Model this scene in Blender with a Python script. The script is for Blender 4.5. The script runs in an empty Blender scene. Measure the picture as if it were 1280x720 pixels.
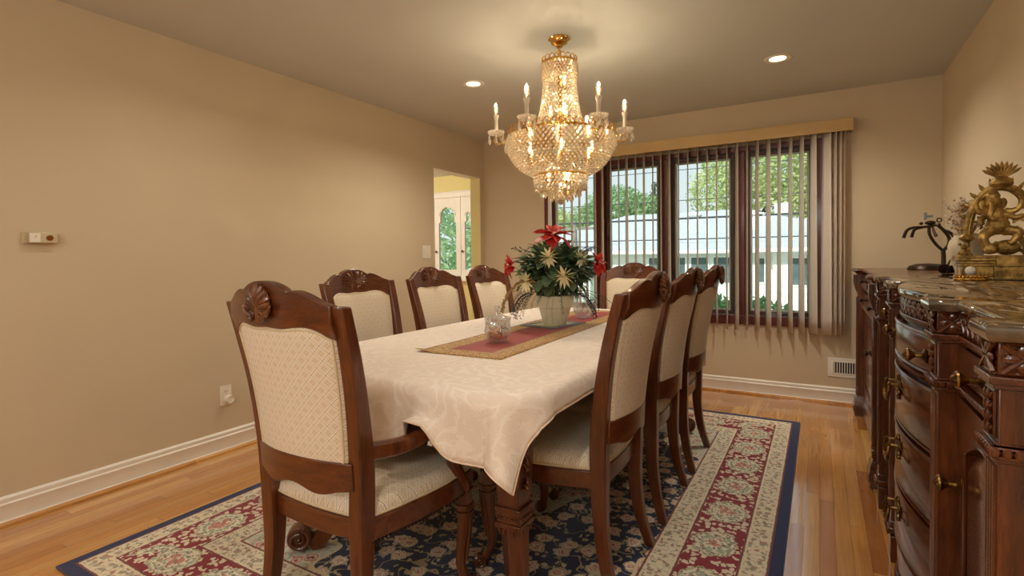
import bpy, bmesh, math, random
from mathutils import Vector, Matrix

S = bpy.context.scene
COL = S.collection
PI = math.pi
RN = random.Random(11)

# ------------------------------------------------------------------ mesh helpers
class MB:
    """collects loops, boxes, tubes, lathes into one mesh"""
    def __init__(s):
        s.v, s.f = [], []
    def add(s, vs, fs, M=None):
        b = len(s.v)
        s.v += [tuple(M @ Vector(p)) for p in vs] if M is not None else [tuple(p) for p in vs]
        s.f += [tuple(b + i for i in f) for f in fs]
        return s
    def box(s, x0, y0, z0, x1, y1, z1, M=None):
        vs = [(x0,y0,z0),(x1,y0,z0),(x1,y1,z0),(x0,y1,z0),(x0,y0,z1),(x1,y0,z1),(x1,y1,z1),(x0,y1,z1)]
        return s.add(vs, [(3,2,1,0),(4,5,6,7),(0,1,5,4),(1,2,6,5),(2,3,7,6),(3,0,4,7)], M)
    def loft(s, secs, caps=True, M=None, loop=False):
        n = len(secs[0]); vs = [p for q in secs for p in q]; fs = []
        m = len(secs)
        for i in range(m if loop else m - 1):
            a, b = i * n, ((i + 1) % m) * n
            for j in range(n):
                k = (j + 1) % n
                fs.append((a + j, a + k, b + k, b + j))
        if caps and not loop:
            fs.append(tuple(range(n - 1, -1, -1))); fs.append(tuple((m - 1) * n + j for j in range(n)))
        return s.add(vs, fs, M)
    def sheet(s, rows, M=None):
        n = len(rows[0]); vs = [p for q in rows for p in q]; fs = []
        for i in range(len(rows) - 1):
            for j in range(n - 1):
                fs.append((i*n+j, i*n+j+1, (i+1)*n+j+1, (i+1)*n+j))
        return s.add(vs, fs, M)
    def lathe(s, prof, n=24, c=(0,0,0), M=None, flute=None):
        secs = []
        for r, z in prof:
            row = []
            for k in range(n):
                a = 2*PI*k/n
                rr = r * (1 + (flute(a, z) if flute else 0))
                row.append((c[0]+rr*math.cos(a), c[1]+rr*math.sin(a), c[2]+z))
            secs.append(row)
        return s.loft(secs, True, M)
    def tube(s, path, rad, n=8, M=None, loop=False, flat=1.0):
        P = [Vector(p) for p in path]; m = len(P); secs = []
        up = Vector((0,0,1)); prev = None
        for i in range(m):
            if loop: t = P[(i+1) % m] - P[i-1]
            else: t = P[min(i+1,m-1)] - P[max(i-1,0)]
            if t.length < 1e-9: t = Vector((0,0,1))
            t.normalize()
            if prev is None:
                a = up if abs(t.z) < .9 else Vector((1,0,0))
                x = t.cross(a).normalized()
            else:
                x = (prev - t * prev.dot(t))
                x = x.normalized() if x.length > 1e-6 else t.orthogonal().normalized()
            prev = x; y = t.cross(x)
            r = rad[i] if isinstance(rad, (list, tuple)) else rad
            secs.append([P[i] + x*(r*math.cos(2*PI*k/n)) + y*(r*flat*math.sin(2*PI*k/n)) for k in range(n)])
        return s.loft(secs, True, M, loop)
    def blob(s, c, r, M=None, n=10, m=7):
        if not isinstance(r, (list, tuple)): r = (r, r, r)
        T = Matrix.Translation(c) @ (M if M is not None else Matrix.Identity(4))
        vs = [(0,0,r[2])]; fs = []
        for i in range(1, m):
            t = PI*i/m
            for k in range(n):
                a = 2*PI*k/n
                vs.append((r[0]*math.sin(t)*math.cos(a), r[1]*math.sin(t)*math.sin(a), r[2]*math.cos(t)))
        vs.append((0,0,-r[2])); L = len(vs)-1
        for k in range(n):
            fs.append((0, 1+k, 1+(k+1)%n)); fs.append((L, L-n+(k+1)%n, L-n+k))
        for i in range(m-2):
            for k in range(n):
                a = 1+i*n; b = a+n; q = (k+1)%n
                fs.append((a+k, b+k, b+q, a+q))
        return s.add(vs, fs, T)
    def octa(s, c, r, h):
        x, y, z = c
        return s.add([(x+r,y,z),(x,y+r,z),(x-r,y,z),(x,y-r,z),(x,y,z+h),(x,y,z-h)],
                     [(0,1,4),(1,2,4),(2,3,4),(3,0,4),(1,0,5),(2,1,5),(3,2,5),(0,3,5)])
    def prism(s, out, h0, h1, f):
        """outline [(u,v)], extruded h0..h1; f(u,v,h) -> point"""
        return s.loft([[f(u,v,h0) for u,v in out], [f(u,v,h1) for u,v in out]], True)
    def build(s, name, m, parent=None, bevel=0, flat=False, sharp=35, seg=2):
        me = bpy.data.meshes.new(name); me.from_pydata([tuple(p) for p in s.v], [], s.f)
        bm = bmesh.new(); bm.from_mesh(me); bmesh.ops.recalc_face_normals(bm, faces=bm.faces[:]); bm.to_mesh(me); bm.free()
        if not flat:
            me.shade_smooth(); me.set_sharp_from_angle(angle=math.radians(sharp))
        me.materials.append(m)
        o = bpy.data.objects.new(name, me); COL.objects.link(o)
        if parent is not None: o.parent = parent
        if bevel:
            b = o.modifiers.new('edge', 'BEVEL'); b.width = bevel; b.segments = seg; b.limit_method = 'ANGLE'; b.angle_limit = math.radians(40)
        return o

def ip(t, xs, ys):
    """smooth interpolation through points"""
    if t <= xs[0]: return ys[0]
    if t >= xs[-1]: return ys[-1]
    for i in range(len(xs)-1):
        if t <= xs[i+1]:
            h = xs[i+1]-xs[i]; u = (t-xs[i])/h
            d = (ys[i+1]-ys[i])/h
            m0 = d if i == 0 else ((ys[i]-ys[i-1])/(xs[i]-xs[i-1])+d)/2
            m1 = d if i == len(xs)-2 else ((ys[i+2]-ys[i+1])/(xs[i+2]-xs[i+1])+d)/2
            return ((2*u**3-3*u*u+1)*ys[i]+(u**3-2*u*u+u)*h*m0+(-2*u**3+3*u*u)*ys[i+1]+(u**3-u*u)*h*m1)
def lin(a, b, n): return [a+(b-a)*i/(n-1) for i in range(n)]
def rect(cx, cy, z, a, b): return [(cx-a,cy-b,z),(cx+a,cy-b,z),(cx+a,cy+b,z),(cx-a,cy+b,z)]
def rotz(a): return Matrix.Rotation(a, 4, 'Z')
def T(x, y, z): return Matrix.Translation((x, y, z))
def smooth_path(pts, k=6):
    P = [Vector(p) for p in pts]; out = []
    for i in range(len(P)-1):
        p0, p1, p2, p3 = P[max(i-1,0)], P[i], P[i+1], P[min(i+2,len(P)-1)]
        for j in range(k):
            t = j/k
            out.append(.5*((2*p1)+(p2-p0)*t+(2*p0-5*p1+4*p2-p3)*t*t+(3*p1-p0-3*p2+p3)*t**3))
    out.append(P[-1]); return out

def tag(o, label, cat, group=None, kind=None):
    o['label'] = label; o['category'] = cat
    if group: o['group'] = group
    if kind: o['kind'] = kind
    return o
def thing(name, label, cat, loc=(0,0,0), rz=0, group=None):
    o = bpy.data.objects.new(name, None); COL.objects.link(o); o.empty_display_size = .1
    o.location = loc; o.rotation_euler = (0,0,rz)
    return tag(o, label, cat, group)
def dup(root, loc, rz, label, parent=None):
    r = root.copy(); COL.objects.link(r)
    if parent is None:
        r.location = loc; r.rotation_euler = (0,0,rz)
        if label: r['label'] = label
    else: r.parent = parent
    for ch in list(root.children): dup(ch, None, None, None, r)
    return r
def structure(o, label=None):
    o['kind'] = 'structure'
    if label: o['label'] = label
    return o

# ------------------------------------------------------------------ material helpers
def lc(c):
    return tuple(((x/255)/12.92 if x/255 <= .04045 else ((x/255+.055)/1.055)**2.4) for x in c) + (1,)
class NT:
    def __init__(s, name):
        s.m = bpy.data.materials.new(name); s.m.use_nodes = True
        s.t = s.m.node_tree; s.t.nodes.clear()
        s.out = s.t.nodes.new('ShaderNodeOutputMaterial')
    def n(s, typ, **kw):
        nd = s.t.nodes.new('ShaderNode'+typ)
        for k, v in kw.items():
            if k in nd.inputs.keys() or k.replace('_',' ') in nd.inputs.keys():
                s.set(nd.inputs[k if k in nd.inputs.keys() else k.replace('_',' ')], v)
            else: setattr(nd, k, v)
        return nd
    def set(s, inp, v):
        if hasattr(v, 'is_output'): s.t.links.new(v, inp)
        elif isinstance(v, tuple) and inp.type == 'VECTOR' and len(v) == 4: inp.default_value = v[:3]
        else: inp.default_value = v
    def math(s, op, a, b=0., c=0.):
        nd = s.t.nodes.new('ShaderNodeMath'); nd.operation = op
        s.set(nd.inputs[0], a); s.set(nd.inputs[1], b)
        if len(nd.inputs) > 2: s.set(nd.inputs[2], c)
        return nd.outputs[0]
    def mix(s, f, a, b):
        nd = s.t.nodes.new('ShaderNodeMix'); nd.data_type = 'RGBA'
        s.set(nd.inputs[0], f); s.set(nd.inputs[6], a); s.set(nd.inputs[7], b)
        return nd.outputs[2]
    def ramp(s, f, pts, interp='LINEAR'):
        nd = s.t.nodes.new('ShaderNodeValToRGB'); e = nd.color_ramp; e.interpolation = interp
        while len(e.elements) < len(pts): e.elements.new(.5)
        for el, (p, c) in zip(e.elements, pts):
            el.position = p; el.color = c if isinstance(c, tuple) else (c,c,c,1)
        s.set(nd.inputs[0], f); return nd.outputs[0]
    def obj(s): return s.n('TexCoord').outputs['Object']
    def xyz(s, v):
        nd = s.n('SeparateXYZ', Vector=v); return nd.outputs[0], nd.outputs[1], nd.outputs[2]
    def vec(s, x=0., y=0., z=0.): return s.n('CombineXYZ', X=x, Y=y, Z=z).outputs[0]
    def mapv(s, v, scale): return s.n('Mapping', Vector=v, Scale=scale).outputs[0]
    def noise(s, v, scale, detail=3, rough=.55, dist=0.):
        return s.n('TexNoise', Vector=v, Scale=scale, Detail=detail, Roughness=rough, Distortion=dist).outputs[0]
    def bump(s, h, strength=.3, dist=.01):
        return s.n('Bump', Height=h, Strength=strength, Distance=dist).outputs[0]
    def bsdf(s, col, rough=.5, metal=0., normal=None, spec=.5, coat=0., sheen=0., crough=.1):
        b = s.n('BsdfPrincipled')
        s.set(b.inputs['Base Color'], col); s.set(b.inputs['Roughness'], rough); s.set(b.inputs['Metallic'], metal)
        s.set(b.inputs['Specular IOR Level'], spec); s.set(b.inputs['Coat Weight'], coat); s.set(b.inputs['Coat Roughness'], crough)
        s.set(b.inputs['Sheen Weight'], sheen)
        if normal is not None: s.set(b.inputs['Normal'], normal)
        return b.outputs[0]
    def done(s, sh):
        s.t.links.new(sh, s.out.inputs[0]); return s.m

def pmat(name, c1, c2=None, scale=20., rough=.5, metal=0., bump=0., bscale=None, spec=.5, coat=0., sheen=0.):
    t = NT(name); o = t.obj()
    c2 = c2 or tuple(x*.88 for x in c1)
    f = t.noise(o, scale, 4)
    col = t.mix(t.ramp(f, [(.3, 0.), (.7, 1.)]), lc(c1), lc(c2))
    nm = t.bump(t.noise(o, bscale or scale*3, 3), bump, .004) if bump else None
    return t.done(t.bsdf(col, rough, metal, nm, spec, coat, sheen))

def wood(name, dark, mid, light, axis=2, rough=.3, coat=.35, scale=1.):
    t = NT(name); o = t.obj()
    sc = [14*scale]*3; sc[axis] = 1.4*scale
    g = t.noise(t.mapv(o, tuple(sc)), 3., 6, .65, .6)
    fine = t.noise(t.mapv(o, tuple(x*6 for x in sc)), 4., 3, .6)
    f = t.math('ADD', t.math('MULTIPLY', g, .75), t.math('MULTIPLY', fine, .25))
    col = t.ramp(f, [(.3, lc(dark)), (.5, lc(mid)), (.72, lc(light))])
    return t.done(t.bsdf(col, rough, 0, t.bump(fine, .06, .002), .5, coat, crough=.12))

M = {}
# wall paint, ceiling, trims
def paint(name, c, b=.08):
    t = NT(name); o = t.obj()
    f = t.noise(o, 1.3, 3)
    col = t.mix(f, lc(c), lc(tuple(x*.97 for x in c)))
    return t.done(t.bsdf(col, .75, 0, t.bump(t.noise(o, 160., 3), b, .002), .25))
M['wall'] = paint('wall_paint', (206,187,157))
M['ceil'] = paint('ceiling_paint', (206,206,200), .05)
M['hallwall'] = paint('hall_yellow_paint', (222,206,140))
M['white'] = pmat('white_gloss_paint', (236,228,214), (228,220,205), 6., .35)
M['plastic'] = pmat('ivory_plastic', (235,226,208), (226,216,196), 10., .4)
M['darkslot'] = pmat('dark_slot', (40,34,28), (30,26,22), 20., .7)

# oak strip floor
def floor_mat():
    t = NT('oak_strip_floor'); o = t.obj(); x, y, z = t.xyz(o)
    W, L = .0572, 1.05
    row = t.math('FLOOR', t.math('DIVIDE', x, W))
    rnd = t.n('TexWhiteNoise', noise_dimensions='1D', W=row).outputs[0]
    yy = t.math('ADD', t.math('DIVIDE', y, L), t.math('MULTIPLY', rnd, 7.3))
    brd = t.math('FLOOR', yy)
    key = t.vec(row, brd)
    r2 = t.n('TexWhiteNoise', noise_dimensions='2D', Vector=key).outputs[0]
    fx = t.math('FRACT', t.math('DIVIDE', x, W)); fy = t.math('FRACT', yy)
    ex = t.math('MINIMUM', fx, t.math('SUBTRACT', 1., fx)); ey = t.math('MINIMUM', fy, t.math('SUBTRACT', 1., fy))
    gap = t.math('MAXIMUM', t.math('LESS_THAN', ex, .014), t.math('LESS_THAN', ey, .0012))
    sc = t.n('VectorMath', operation='MULTIPLY_ADD'); t.set(sc.inputs[0], t.n('TexWhiteNoise', noise_dimensions='2D', Vector=key).outputs[1]); sc.inputs[1].default_value = (30,30,30); t.set(sc.inputs[2], t.mapv(o, (55.,2.2,1.)))
    gr = t.noise(sc.outputs[0], 1.6, 5, .65, .5)
    base = t.ramp(r2, [(0., lc((176,106,46))), (.3, lc((212,148,74))), (.6, lc((198,130,60))), (.82, lc((230,176,102))), (1., lc((180,112,56)))])
    col = t.mix(t.ramp(gr, [(.35, .4), (.65, 0.)]), base, lc((136,80,38)))
    col = t.mix(t.math('MULTIPLY', gap, .6), col, lc((70,38,16)))
    rg = t.math('ADD', .12, t.math('MULTIPLY', t.noise(o, 26., 4), .16))
    hgt = t.math('SUBTRACT', t.math('MULTIPLY', gr, .08), gap)
    return t.done(t.bsdf(col, rg, 0, t.bump(hgt, .1, .002), .55, 1., crough=.1))
M['floor'] = floor_mat()
[q for q in M['floor'].node_tree.nodes if q.type == 'BSDF_PRINCIPLED'][0].inputs['Coat IOR'].default_value = 1.9

M['mahog'] = wood('mahogany_wood', (44,18,8), (82,38,16), (116,60,27), 2, .26, .45)
M['mahogx'] = wood('mahogany_wood_across', (44,18,8), (82,38,16), (116,60,27), 1, .24, .45)
M['chair'] = wood('chair_walnut', (50,21,8), (92,44,17), (120,64,28), 2, .3, .4)
M['chairx'] = wood('chair_walnut_rail', (50,21,8), (92,44,17), (120,64,28), 0, .3, .4)
M['carve'] = wood('carved_walnut', (50,22,10), (92,46,20), (138,80,40), 2, .34, .35)
M['frame'] = wood('window_frame_wood', (58,20,14), (92,34,24), (116,50,34), 2, .38, .2)
M['sash'] = pmat('sash_dark_wood', (84,56,42), (70,46,36), 8., .45)
M['gasket'] = pmat('sash_inner_edge', (176,178,158), (160,164,146), 8., .5)

def fabric(name, mode):
    t = NT(name); o = t.obj(); x, y, z = t.xyz(o)
    v = z if mode == 'back' else y
    p = .041
    a = t.math('DIVIDE', t.math('ADD', x, v), p); b = t.math('DIVIDE', t.math('SUBTRACT', x, v), p)
    fa = t.math('ABSOLUTE', t.math('SUBTRACT', t.math('FRACT', a), .5)); fb = t.math('ABSOLUTE', t.math('SUBTRACT', t.math('FRACT', b), .5))
    mx = t.math('MAXIMUM', fa, fb)
    band = t.math('GREATER_THAN', mx, .37); line = t.math('GREATER_THAN', mx, .445)
    da = t.math('SUBTRACT', fa, .12); db = t.math('SUBTRACT', fb, .12)
    pet = t.math('LESS_THAN', t.math('ADD', t.math('MULTIPLY', da, da), t.math('MULTIPLY', db, db)), .0095)
    ed = t.math('MULTIPLY', t.math('GREATER_THAN', mx, .34), t.math('LESS_THAN', mx, .38))
    w = t.noise(o, 420., 2)
    base = t.mix(w, lc((234,218,195)), lc((218,201,176)))
    col = t.mix(t.math('MULTIPLY', band, .75), base, lc((250,243,230)))
    col = t.mix(t.math('MULTIPLY', ed, .55), col, lc((176,150,116)))
    col = t.mix(t.math('MULTIPLY', line, .75), col, lc((182,158,124)))
    col = t.mix(t.math('MULTIPLY', pet, .5), col, lc((184,156,120)))
    return t.done(t.bsdf(col, .8, 0, t.bump(t.math('ADD', w, t.math('MULTIPLY', band, .6)), .25, .002), .2, 0, .15))
M['fab_back'] = fabric('lattice_fabric_back', 'back')
M['fab_seat'] = fabric('lattice_fabric_seat', 'seat')
M['piping'] = pmat('cream_piping', (218,200,168), (204,184,150), 60., .8)

def cloth_mat():
    t = NT('damask_tablecloth'); o = t.obj()
    d = t.noise(o, 8.5, 2, .5, 2.6)
    rings = t.math('SINE', t.math('MULTIPLY', d, 46.))
    v = t.n('TexVoronoi', Vector=t.n('VectorMath', operation='MULTIPLY_ADD').outputs[0], Scale=5.2).outputs[0]
    nd = [q for q in t.t.nodes if q.type == 'VECT_MATH'][-1]
    t.set(nd.inputs[0], t.n('TexNoise', Vector=o, Scale=7., Detail=2).outputs[1]); nd.inputs[1].default_value = (.22,.22,.22); t.set(nd.inputs[2], o)
    fl = t.math('SINE', t.math('MULTIPLY', v, 30.))
    m = t.math('MULTIPLY', t.math('GREATER_THAN', rings, .62), t.math('GREATER_THAN', fl, -.3))
    m2 = t.math('GREATER_THAN', fl, .72)
    mk = t.math('MAXIMUM', m, m2)
    w = t.noise(o, 260., 2)
    col = t.mix(t.math('MULTIPLY', mk, .5), lc((230,212,196)), lc((246,235,222)))
    col = t.mix(t.math('MULTIPLY', w, .12), col, lc((200,176,150)))
    rg = t.math('SUBTRACT', .62, t.math('MULTIPLY', mk, .16))
    wr = t.noise(t.mapv(o, (3.,9.,5.)), 2.2, 3)
    return t.done(t.bsdf(col, rg, 0, t.bump(wr, .18, .02), .35, 0, .2))
M['cloth'] = cloth_mat()
M['hem'] = pmat('cloth_hem', (230,204,182), (222,194,170), 30., .7)

def runner_mat(hx, hy):
    t = NT('table_runner_cloth'); o = t.obj(); x, y, z = t.xyz(o)
    d = t.math('MINIMUM', t.math('SUBTRACT', hx, t.math('ABSOLUTE', x)), t.math('SUBTRACT', hy, t.math('ABSOLUTE', y)))
    bd = t.math('LESS_THAN', d, .105)
    sp = t.noise(o, 130., 3)
    gold = t.ramp(sp, [(.38, lc((120,82,40))), (.5, lc((176,132,72))), (.62, lc((206,164,100)))])
    red = t.mix(t.noise(o, 40., 3), lc((156,50,40)), lc((140,40,34)))
    ln = t.math('MULTIPLY', t.math('GREATER_THAN', d, .1), t.math('LESS_THAN', d, .108))
    col = t.mix(bd, red, gold); col = t.mix(t.math('MULTIPLY', ln, .5), col, lc((90,52,26)))
    return t.done(t.bsdf(col, .6, 0, t.bump(sp, .3, .002), .3, 0, .1))
M['runner'] = runner_mat(.205, .92)

def rug_mat(HX, HY):
    t = NT('oriental_rug'); o = t.obj(); x, y, z = t.xyz(o)
    ax, ay = t.math('ABSOLUTE', x), t.math('ABSOLUTE', y)
    dx, dy = t.math('SUBTRACT', HX, ax), t.math('SUBTRACT', HY, ay)
    d = t.math('MINIMUM', dx, dy)
    def warp(amt, sc):
        nd = t.n('VectorMath', operation='MULTIPLY_ADD'); t.set(nd.inputs[0], t.n('TexNoise', Vector=o, Scale=sc, Detail=2).outputs[1])
        nd.inputs[1].default_value = (amt,)*3; t.set(nd.inputs[2], o); return nd.outputs[0]
    wv = warp(.045, 38.)
    def flowers(scale, v=None, rnd=.75):
        vo = t.n('TexVoronoi', Vector=v if v is not None else wv, Scale=scale, voronoi_dimensions='2D', Randomness=rnd)
        return vo.outputs[0], vo.outputs[1]
    big, bc = flowers(9.)
    sm, scol = flowers(30.)
    vine = t.math('LESS_THAN', t.math('ABSOLUTE', t.math('SUBTRACT', t.noise(o, 9., 1), .5)), .011)
    rr, rg_, rb = t.xyz(scol)
    navy, cream, pink, red, green = lc((20,28,64)), lc((222,210,182)), lc((196,132,116)), lc((134,32,42)), lc((160,164,138))
    # navy field with flowers
    leaf = t.math('MULTIPLY', t.math('LESS_THAN', sm, .27), t.math('GREATER_THAN', rr, .42))
    fld = t.mix(vine, navy, lc((168,146,108)))
    fld = t.mix(leaf, fld, t.mix(rg_, lc((198,178,140)), lc((160,144,112))))
    fl = t.ramp(big, [(0., lc((150,70,64))), (.05, lc((216,190,160))), (.11, pink), (.16, cream), (.22, lc((196,158,132))), (.27, lc((200,180,148)))], 'CONSTANT')
    fld = t.mix(t.math('LESS_THAN', big, .31), fld, fl)
    # pale ground (corners)
    pal = t.mix(t.noise(o, 7., 3), lc((204,198,170)), lc((188,192,174)))
    pal = t.mix(t.math('MULTIPLY', vine, .6), pal, lc((110,120,96)))
    pal = t.mix(t.math('MULTIPLY', t.math('LESS_THAN', sm, .27), .8), pal, t.mix(rr, lc((172,104,96)), lc((206,190,160))))
    pf = t.ramp(big, [(0., lc((140,56,58))), (.08, lc((208,184,156))), (.16, lc((190,128,116))), (.24, cream)], 'CONSTANT')
    pal = t.mix(t.math('LESS_THAN', big, .3), pal, pf)
    wob = t.math('MULTIPLY', t.math('SINE', t.math('MULTIPLY', t.math('SUBTRACT', dx, dy), 21.)), .05)
    cor = t.math('ADD', t.math('ADD', t.math('SUBTRACT', dx, .465), t.math('MULTIPLY', t.math('SUBTRACT', dy, .465), .75)), wob)
    edge = t.math('LESS_THAN', t.math('ABSOLUTE', t.math('SUBTRACT', cor, .47)), .012)
    fld = t.mix(t.math('LESS_THAN', cor, .47), fld, pal)
    fld = t.mix(edge, fld, lc((210,190,150)))
    med = t.math('ADD', t.math('MULTIPLY', t.math('DIVIDE', ax, .34), t.math('DIVIDE', ax, .34)), t.math('MULTIPLY', t.math('DIVIDE', ay, .5), t.math('DIVIDE', ay, .5)))
    fld = t.mix(t.math('LESS_THAN', t.math('ADD', med, wob), 1.), fld, pal)
    # red border with medallions
    s_along = t.math('MULTIPLY', t.math('FRACT', t.math('DIVIDE', t.math('ADD', t.mix(t.math('LESS_THAN', dx, dy), x, y), 10.), .30)), .30)
    sa = t.math('ABSOLUTE', t.math('SUBTRACT', s_along, .15)); sd = t.math('ABSOLUTE', t.math('SUBTRACT', d, .25))
    mr = t.math('ADD', t.math('POWER', t.math('DIVIDE', sa, .105), 2.), t.math('POWER', t.math('DIVIDE', sd, .085), 2.))
    mr = t.math('ADD', mr, t.math('MULTIPLY', t.math('SUBTRACT', t.noise(o, 40., 2), .5), 1.3))
    rsm, rsc = flowers(36.)
    bd = t.mix(t.math('MULTIPLY', t.math('LESS_THAN', rsm, .4), t.math('GREATER_THAN', t.xyz(rsc)[0], .3)), red, lc((218,200,172)))
    bd = t.mix(t.math('LESS_THAN', mr, 1.), bd, t.ramp(mr, [(0., pink), (.12, cream), (.3, lc((160,164,140))), (.5, cream), (.75, lc((176,170,140)))], 'CONSTANT'))
    bd = t.mix(t.math('MULTIPLY', t.math('LESS_THAN', mr, 1.), t.math('LESS_THAN', rsm, .22)), bd, lc((140,110,90)))
    # guards
    gsm, gsc = flowers(30.)
    gd = t.mix(t.math('LESS_THAN', gsm, .3), lc((222,206,176)), t.mix(t.xyz(gsc)[1], lc((182,132,116)), lc((158,156,130))))
    gd = t.mix(t.math('MULTIPLY', t.math('LESS_THAN', t.math('ABSOLUTE', t.math('SUBTRACT', t.noise(o, 30., 1), .5)), .02), .7), gd, lc((120,104,88)))
    def band(lo, hi): return t.math('MULTIPLY', t.math('GREATER_THAN', d, lo), t.math('LESS_THAN', d, hi))
    col = t.mix(t.math('LESS_THAN', d, .465), fld, gd)
    col = t.mix(band(.148, .352), col, bd)
    for q in (.05, .146, .354, .462): col = t.mix(band(q-.004, q+.004), col, lc((120,60,56)))
    for q in (.06, .136, .364, .452): col = t.mix(band(q-.003, q+.003), col, lc((222,204,170)))
    col = t.mix(t.math('LESS_THAN', d, .046), col, t.mix(t.noise(o, 90., 2), lc((30,40,86)), lc((22,28,64))))
    pile = t.noise(o, 380., 2)
    col = t.mix(t.math('MULTIPLY', pile, .1), col, lc((30,26,34)))
    return t.done(t.bsdf(col, .92, 0, t.bump(pile, .35, .003), .15, 0, .25))
RUGX, RUGY = 1.212, 1.65
M['rug'] = rug_mat(RUGX, RUGY)

def granite():
    t = NT('polished_brown_granite'); o = t.obj()
    a = t.noise(o, 9., 6, .7, 1.4); b = t.n('TexVoronoi', Vector=o, Scale=34.).outputs[0]; c = t.noise(o, 60., 3)
    col = t.ramp(a, [(.3, lc((40,29,21))), (.45, lc((70,52,37))), (.55, lc((98,75,53))), (.68, lc((134,110,82)))])
    col = t.mix(t.math('MULTIPLY', t.math('LESS_THAN', t.math('ABSOLUTE', t.math('SUBTRACT', t.noise(o, 5., 4, .6, 2.), .5)), .012), .8), col, lc((176,152,116)))
    col = t.mix(t.ramp(b, [(.1, .5), (.35, 0.)]), col, lc((44,32,26)))
    col = t.mix(t.math('MULTIPLY', c, .25), col, lc((150,124,92)))
    return t.done(t.bsdf(col, .06, 0, None, .6, .4, crough=.03))
M['granite'] = granite()
M['brass'] = pmat('antique_brass', (150,112,58), (96,68,34), 40., .3, 1., .15)
M['gold'] = pmat('polished_gold_brass', (232,190,110), (206,160,84), 12., .16, 1.)
def statue_mat():
    t = NT('aged_statue_brass'); o = t.obj()
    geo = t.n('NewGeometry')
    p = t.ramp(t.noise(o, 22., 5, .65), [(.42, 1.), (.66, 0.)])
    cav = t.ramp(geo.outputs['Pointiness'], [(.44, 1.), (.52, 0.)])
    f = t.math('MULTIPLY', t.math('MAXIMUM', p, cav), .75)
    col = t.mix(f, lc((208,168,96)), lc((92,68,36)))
    return t.done(t.bsdf(col, t.math('ADD', .34, t.math('MULTIPLY', f, .3)), .8, t.bump(t.noise(o, 120., 3), .25, .003), .5))
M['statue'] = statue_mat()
M['iron'] = pmat('bronzed_iron', (66,46,32), (40,28,22), 30., .42, .7, .2)
M['ceramic'] = pmat('cream_crackle_ceramic', (228,212,184), (212,192,160), 30., .25, 0, .12, 70.)
M['pot'] = pmat('cream_flowerpot_glaze', (224,216,190), (208,200,172), 7., .3)
M['pearl'] = pmat('pearl_white', (236,224,208), (224,210,194), 10., .2)

def crystal(name, tint, tr, gl, tl, rough=.05):
    t = NT(name); o = t.obj()
    nm = t.bump(t.noise(o, 55., 1), .4, .01)
    g = t.n('BsdfGlossy', Color=lc(tint), Roughness=rough, Normal=nm).outputs[0]
    tp = t.n('BsdfTransparent', Color=lc(tint)).outputs[0]
    ts = t.n('BsdfTranslucent', Color=lc(tint)).outputs[0]
    a = t.n('MixShader', Fac=gl/(gl+tr)); t.t.links.new(tp, a.inputs[1]); t.t.links.new(g, a.inputs[2])
    b = t.n('MixShader', Fac=tl); t.t.links.new(a.outputs[0], b.inputs[1]); t.t.links.new(ts, b.inputs[2])
    return t.done(b.outputs[0])
M['bead'] = crystal('crystal_beads', (255,246,230), .2, .8, .5, .05)
M['drop'] = crystal('crystal_drops', (252,245,234), .4, .6, .35)
M['cutglass'] = crystal('cut_glass', (250,251,251), .74, .26, .09)
M['bulbglass'] = crystal('bulb_glass', (255,248,232), .85, .15, .03)
def pane(name):
    t = NT(name)
    fr = t.n('Fresnel', IOR=1.25).outputs[0]
    g = t.n('BsdfGlossy', Roughness=.02, Color=(1,1,1,1)).outputs[0]; tp = t.n('BsdfTransparent', Color=lc((246,250,249))).outputs[0]
    a = t.n('MixShader', Fac=t.math('MULTIPLY', fr, t.math('ADD', .9, t.math('MULTIPLY', t.noise(t.obj(), 3.), .1)))); t.t.links.new(tp, a.inputs[1]); t.t.links.new(g, a.inputs[2])
    return t.done(a.outputs[0])
M['pane'] = pane('window_glass')
def emit(name, c, st):
    t = NT(name); f = t.noise(t.obj(), 30., 1)
    e = t.n('Emission', Color=t.mix(t.math('MULTIPLY', f, .1), lc(c), lc((255,220,160))), Strength=st)
    return t.done(e.outputs[0])
M['glow'] = emit('bulb_filament_glow', (255,214,150), 30.)
M['canglow'] = emit('can_lamp_glow', (255,236,200), 5.)
M['candle'] = pmat('ivory_candle_sleeve', (238,226,204), (228,212,186), 12., .45)

def slat_mat():
    t = NT('vertical_blind_vinyl'); o = t.obj()
    w = t.noise(t.mapv(o, (180.,180.,30.)), 2., 2)
    d = t.n('BsdfPrincipled', Roughness=.6); t.set(d.inputs['Base Color'], t.mix(w, lc((242,235,226)), lc((239,231,221)))); t.set(d.inputs['Normal'], t.bump(w, .03, .0005))
    ts = t.n('BsdfTranslucent', Color=lc((242,232,220))).outputs[0]
    a = t.n('MixShader', Fac=.5); t.t.links.new(d.outputs[0], a.inputs[1]); t.t.links.new(ts, a.inputs[2])
    return t.done(a.outputs[0])
M['slat'] = slat_mat()
M['valance'] = pmat('valance_beige', (204,172,116), (192,158,104), 3., .55)

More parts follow.
